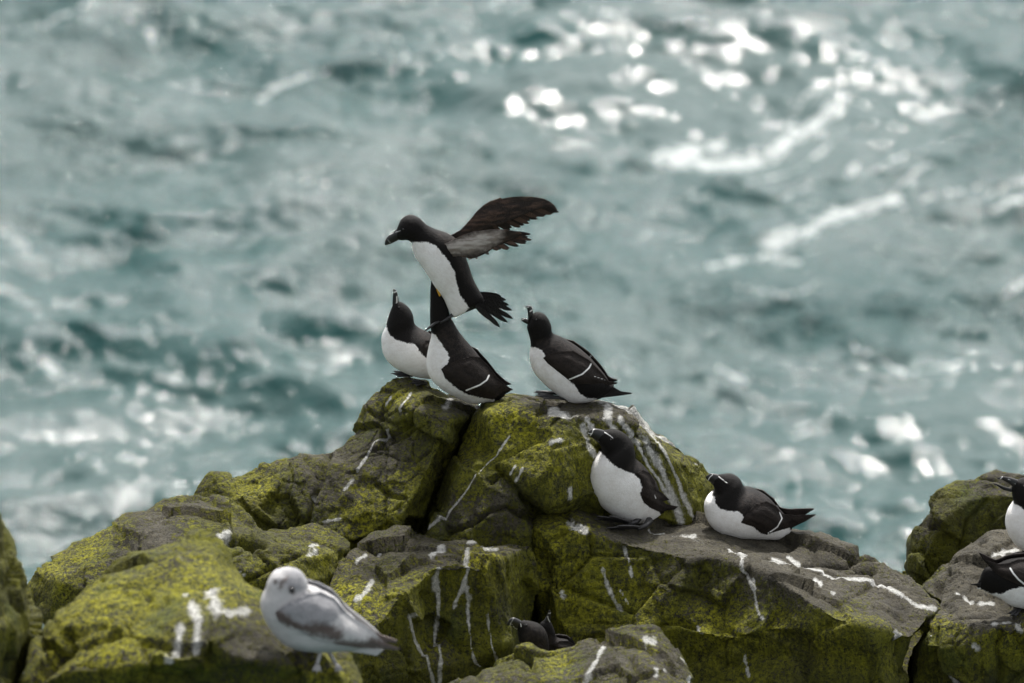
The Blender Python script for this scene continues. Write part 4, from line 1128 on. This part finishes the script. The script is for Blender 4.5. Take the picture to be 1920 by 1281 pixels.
ft = cA([(1072,168),(1062,176),(1042,180),(1022,184),(1000,190),(978,196),(955,206),(935,216),(918,230),(896,242),(868,250),(838,256),(806,264),(772,270),(738,273),(704,276),(668,282)])
fr_ = cA([(850,100),(845,108),(835,115),(825,122),(812,130),(800,138),(786,146),(770,154),(752,163),(733,172),(714,181),(694,190),(674,198),(654,206),(634,215),(614,225),(594,238)])
ft = [(q[0] - (5 if k % 2 else 0) - 1.5 * ((k * 7) % 3), q[1] - (1 if k % 2 else 0)) for k, q in enumerate(ft)]
flight_feathers(p1, fr_, ft, 11, [(-.03 - .17 * min(1, max(0, (a[0] - 840) / 200)), -.03 - .17 * min(1, max(0, (b_[0] - 840) / 200)) ) for a, b_ in zip(fr_, ft)], 'flight_feathers', M_FLAP_UP)
ft = cA([(912,288),(922,304),(926,320),(910,330),(892,338),(868,346),(846,354),(820,366),(798,372),(770,370),(740,374),(710,385),(684,398),(656,412),(628,424),(600,430)])
fr_ = cA([(770,275),(768,282),(764,289),(758,296),(750,303),(742,310),(732,317),(720,324),(708,331),(695,338),(680,346),(664,354),(646,362),(628,370),(608,378),(588,386)])
ft = [(q[0] - (5 if k % 2 else -2) - 1.5 * ((k * 7) % 3), q[1]) for k, q in enumerate(ft)]
flight_feathers(p1, fr_, ft, 8, [(.052 + .012 * (k % 3), .075 + .10 * min(1, max(0, (b_[0] - 860) / 140))) for k, (a, b_) in enumerate(zip(fr_, ft))], 'flight_feathers', M_FLAP_UP)
# dangling legs
an = p1.at(*cA([(470,745)])[0], 0.03); kn = p1.at(*cA([(492,728)])[0], 0.03); toe = p1.at(*cA([(330,824)])[0], 0.05)
fv, ff_ = merge(tube([kn, an, an + (toe - an) * .1], [.008, .0062, .006], 8), webbed_foot(an + (toe - an) * .30, toe - an, 0.066, 0.22, (0, -1, .35)), tube([an, an + (toe - an) * .34], [.006, .007], 8))
link_mesh('foot', fv, ff_, M_FOOT, b1)
an = p1.at(*cA([(500,738)])[0], -0.03); toe = p1.at(*cA([(380,815)])[0], -0.02)
fv, ff_ = merge(tube([p1.at(*cA([(515,715)])[0], -0.03), an], [.008, .006], 8), webbed_foot(an, toe - an, 0.06, 0.25, (0, -1, .35)))
link_mesh('foot', fv, ff_, M_FOOT, b1)

# --- the pale gull, preening in front
def gull_material(name):
    t = NT(name)
    f = t.noise(45, 5, 0.65)
    c = t.mix(f, (0.40, 0.39, 0.39), (0.58, 0.57, 0.57))
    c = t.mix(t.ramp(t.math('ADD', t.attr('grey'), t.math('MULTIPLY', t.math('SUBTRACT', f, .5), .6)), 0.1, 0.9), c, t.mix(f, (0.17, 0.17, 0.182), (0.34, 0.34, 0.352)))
    c = t.mix(t.ramp(t.math('ADD', t.attr('dark'), t.math('MULTIPLY', t.math('SUBTRACT', t.noise(70, 4, .7), .5), 1.2)), 0.1, 0.9, 0, .9), c, (0.075, 0.050, 0.040))
    return t.out(c, 0.8, t.bump(t.math('ADD', f, t.noise(160, 3, .6)), .4, .005), 0.25, Sheen_Weight=0.1)
M_GULL = gull_material("gull_plumage")
hk = hit_rock(600, 1238, [R6]); kb = np.array(hk[0]) if hk else P(600, 1238, -2.5)
pk = Plane(kb + np.array([0, .02, 0]), 8)
kit = empty('gull', kb); tag(kit, 'pale grey and white gull with brown-edged wings, head turned back to preen', 'bird')
st = [((600,182),(505,188)),((680,214),(412,240)),((736,280),(366,320)),((757,345),(345,392)),((795,368),(305,480)),((865,392),(300,570)),((945,430),(335,670)),((1035,490),(400,772)),((1112,590),(490,872)),((1180,650),(620,932)),((1250,712),(780,957)),((1330,782),(930,967)),((1390,840),(1100,967)),((1430,880),(1300,962))]
KV, KF = loft(pk, [(cD([a])[0], cD([b])[0]) for a, b in st], .8, 84, 44, [.8,.92,.95,.95,.85,.8,.8,.8,.8,.8,.78,.7,.55,.4], .12, .5, 2.1)
x, y = near_px(pk, KV)
dk = np.full(len(x), -1.0)
for wd, ln in [(13, cD([(545,275),(500,320),(490,365)])), (5, cD([(440,300),(440,325)])), (9, cD([(590,375),(600,405)]))]:
    d, _ = poly_dist(x, y, ln); dk = np.maximum(dk, (0.95 if wd < 12 else 0.68) - .8 * d / wd)
gr = np.maximum(smooth01(1.15 - np.hypot(x - 430 - 640 / 5.1, y - 1030 - 290 / 5.1) / 36) * .95, smooth01(poly_sd(x, y, cD([(700,420),(880,400),(1120,600),(1000,700),(600,640)])) / 20 + .5))
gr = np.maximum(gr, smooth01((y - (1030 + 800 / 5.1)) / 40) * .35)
KV = KV + 0.0045 * perlin(KV * 30)[:, None] * pk.n + np.stack([0 * KV[:, 0], 0 * KV[:, 0], 0.003 * perlin(KV * 45 + 5)], 1)
link_mesh('body', KV, KF, M_GULL, kit, attrs={'grey': gr, 'dark': dk})
kt = bvh_of(KV, KF)
kw = cD([(440,610),(470,575),(560,520),(650,470),(760,425),(880,410),(1010,470),(1110,590),(1180,650),(1290,720),(1400,810),(1480,890),(1625,945),(1612,968),(1540,960),(1480,955),(1250,945),(1030,912),(900,890),(760,830),(640,790),(540,740),(470,690)])
WV, WF, xy = folded_wing(pk, kt, kw, .03, .006, 2.6)
x, y = xy[:, 0], xy[:, 1]
dk = np.full(len(x), -1.0)
for wd, ln in [(13, cD([(465,630),(520,670),(570,700)])), (8, cD([(570,700),(700,750),(800,765)])), (17, cD([(800,770),(920,780),(1030,820)])), (12, cD([(1040,915),(1250,925),(1400,915),(1610,950)])), (14, cD([(1350,900),(1480,910),(1600,945)]))]:
    d, _ = poly_dist(x, y, ln); dk = np.maximum(dk, 1.05 - .75 * d / wd)
gr = smooth01(poly_sd(x, y, cD([(420,560),(560,500),(760,400),(900,380),(1020,450),(1120,600),(1000,700),(1030,780),(900,790),(700,770),(560,740),(430,700)])) / 18 + .4)
gr = np.maximum(gr, .45 * smooth01(poly_sd(x, y, cD([(700,780),(1030,850),(1030,915),(900,900),(640,800)])) / 10 + .5))
gr = np.clip(gr + .9 * (feather_attr(xy, (1, .8)) - .5), 0, 1)
at = {'grey': gr, 'dark': dk}
link_mesh('wing', WV, WF, M_GULL, kit, attrs=at); link_mesh('wing', pk.mirror(WV), [f[::-1] for f in WF], M_GULL, kit, attrs=at)
pts, faces = fill(cD([(1080,930),(1300,930),(1480,960),(1410,1020),(1300,1000),(1100,970)]), 3)
TV, TF = shell(np.array([pk.at(a, b, .018) for a, b in pts]), faces, np.array([pk.at(a, b, -.018) for a, b in pts]))
link_mesh('tail', TV, TF, M_GULL, kit, attrs={'grey': np.zeros(len(TV)), 'dark': np.full(len(TV), -1.0)})
h = kt.ray_cast(CAMV, Vector(ray(*cD([(600,392)])[0])).normalized())
if h[0] is not None:
    q = np.array(h[0]); EV, EF = ball(q, .0085)
    link_mesh('eye', EV, EF, M_EYE, kit)
    q = pk.mirror(q); EV, EF = ball(q, .0055); link_mesh('eye', EV, EF, M_EYE, kit)
bv, bf = loft(pk, [(cD([(735,372)])[0], cD([(700,420)])[0]), (cD([(790,412)])[0], cD([(765,445)])[0]), (cD([(830,445)])[0], cD([(822,456)])[0])], .6, 16, 12, None, .2, .2, 2, lat=.03)
link_mesh('bill', bv, bf, M_GULLBILL, kit)
put_foot(kit, 594, 1250, (2, 12), .035, [R6], mat=M_PALE_LEG, leg_from=pk.at(604, 1212, .02))
put_foot(kit, 630, 1252, (8, 10), .035, [R6], mat=M_PALE_LEG, leg_from=pk.at(614, 1214, -.02))
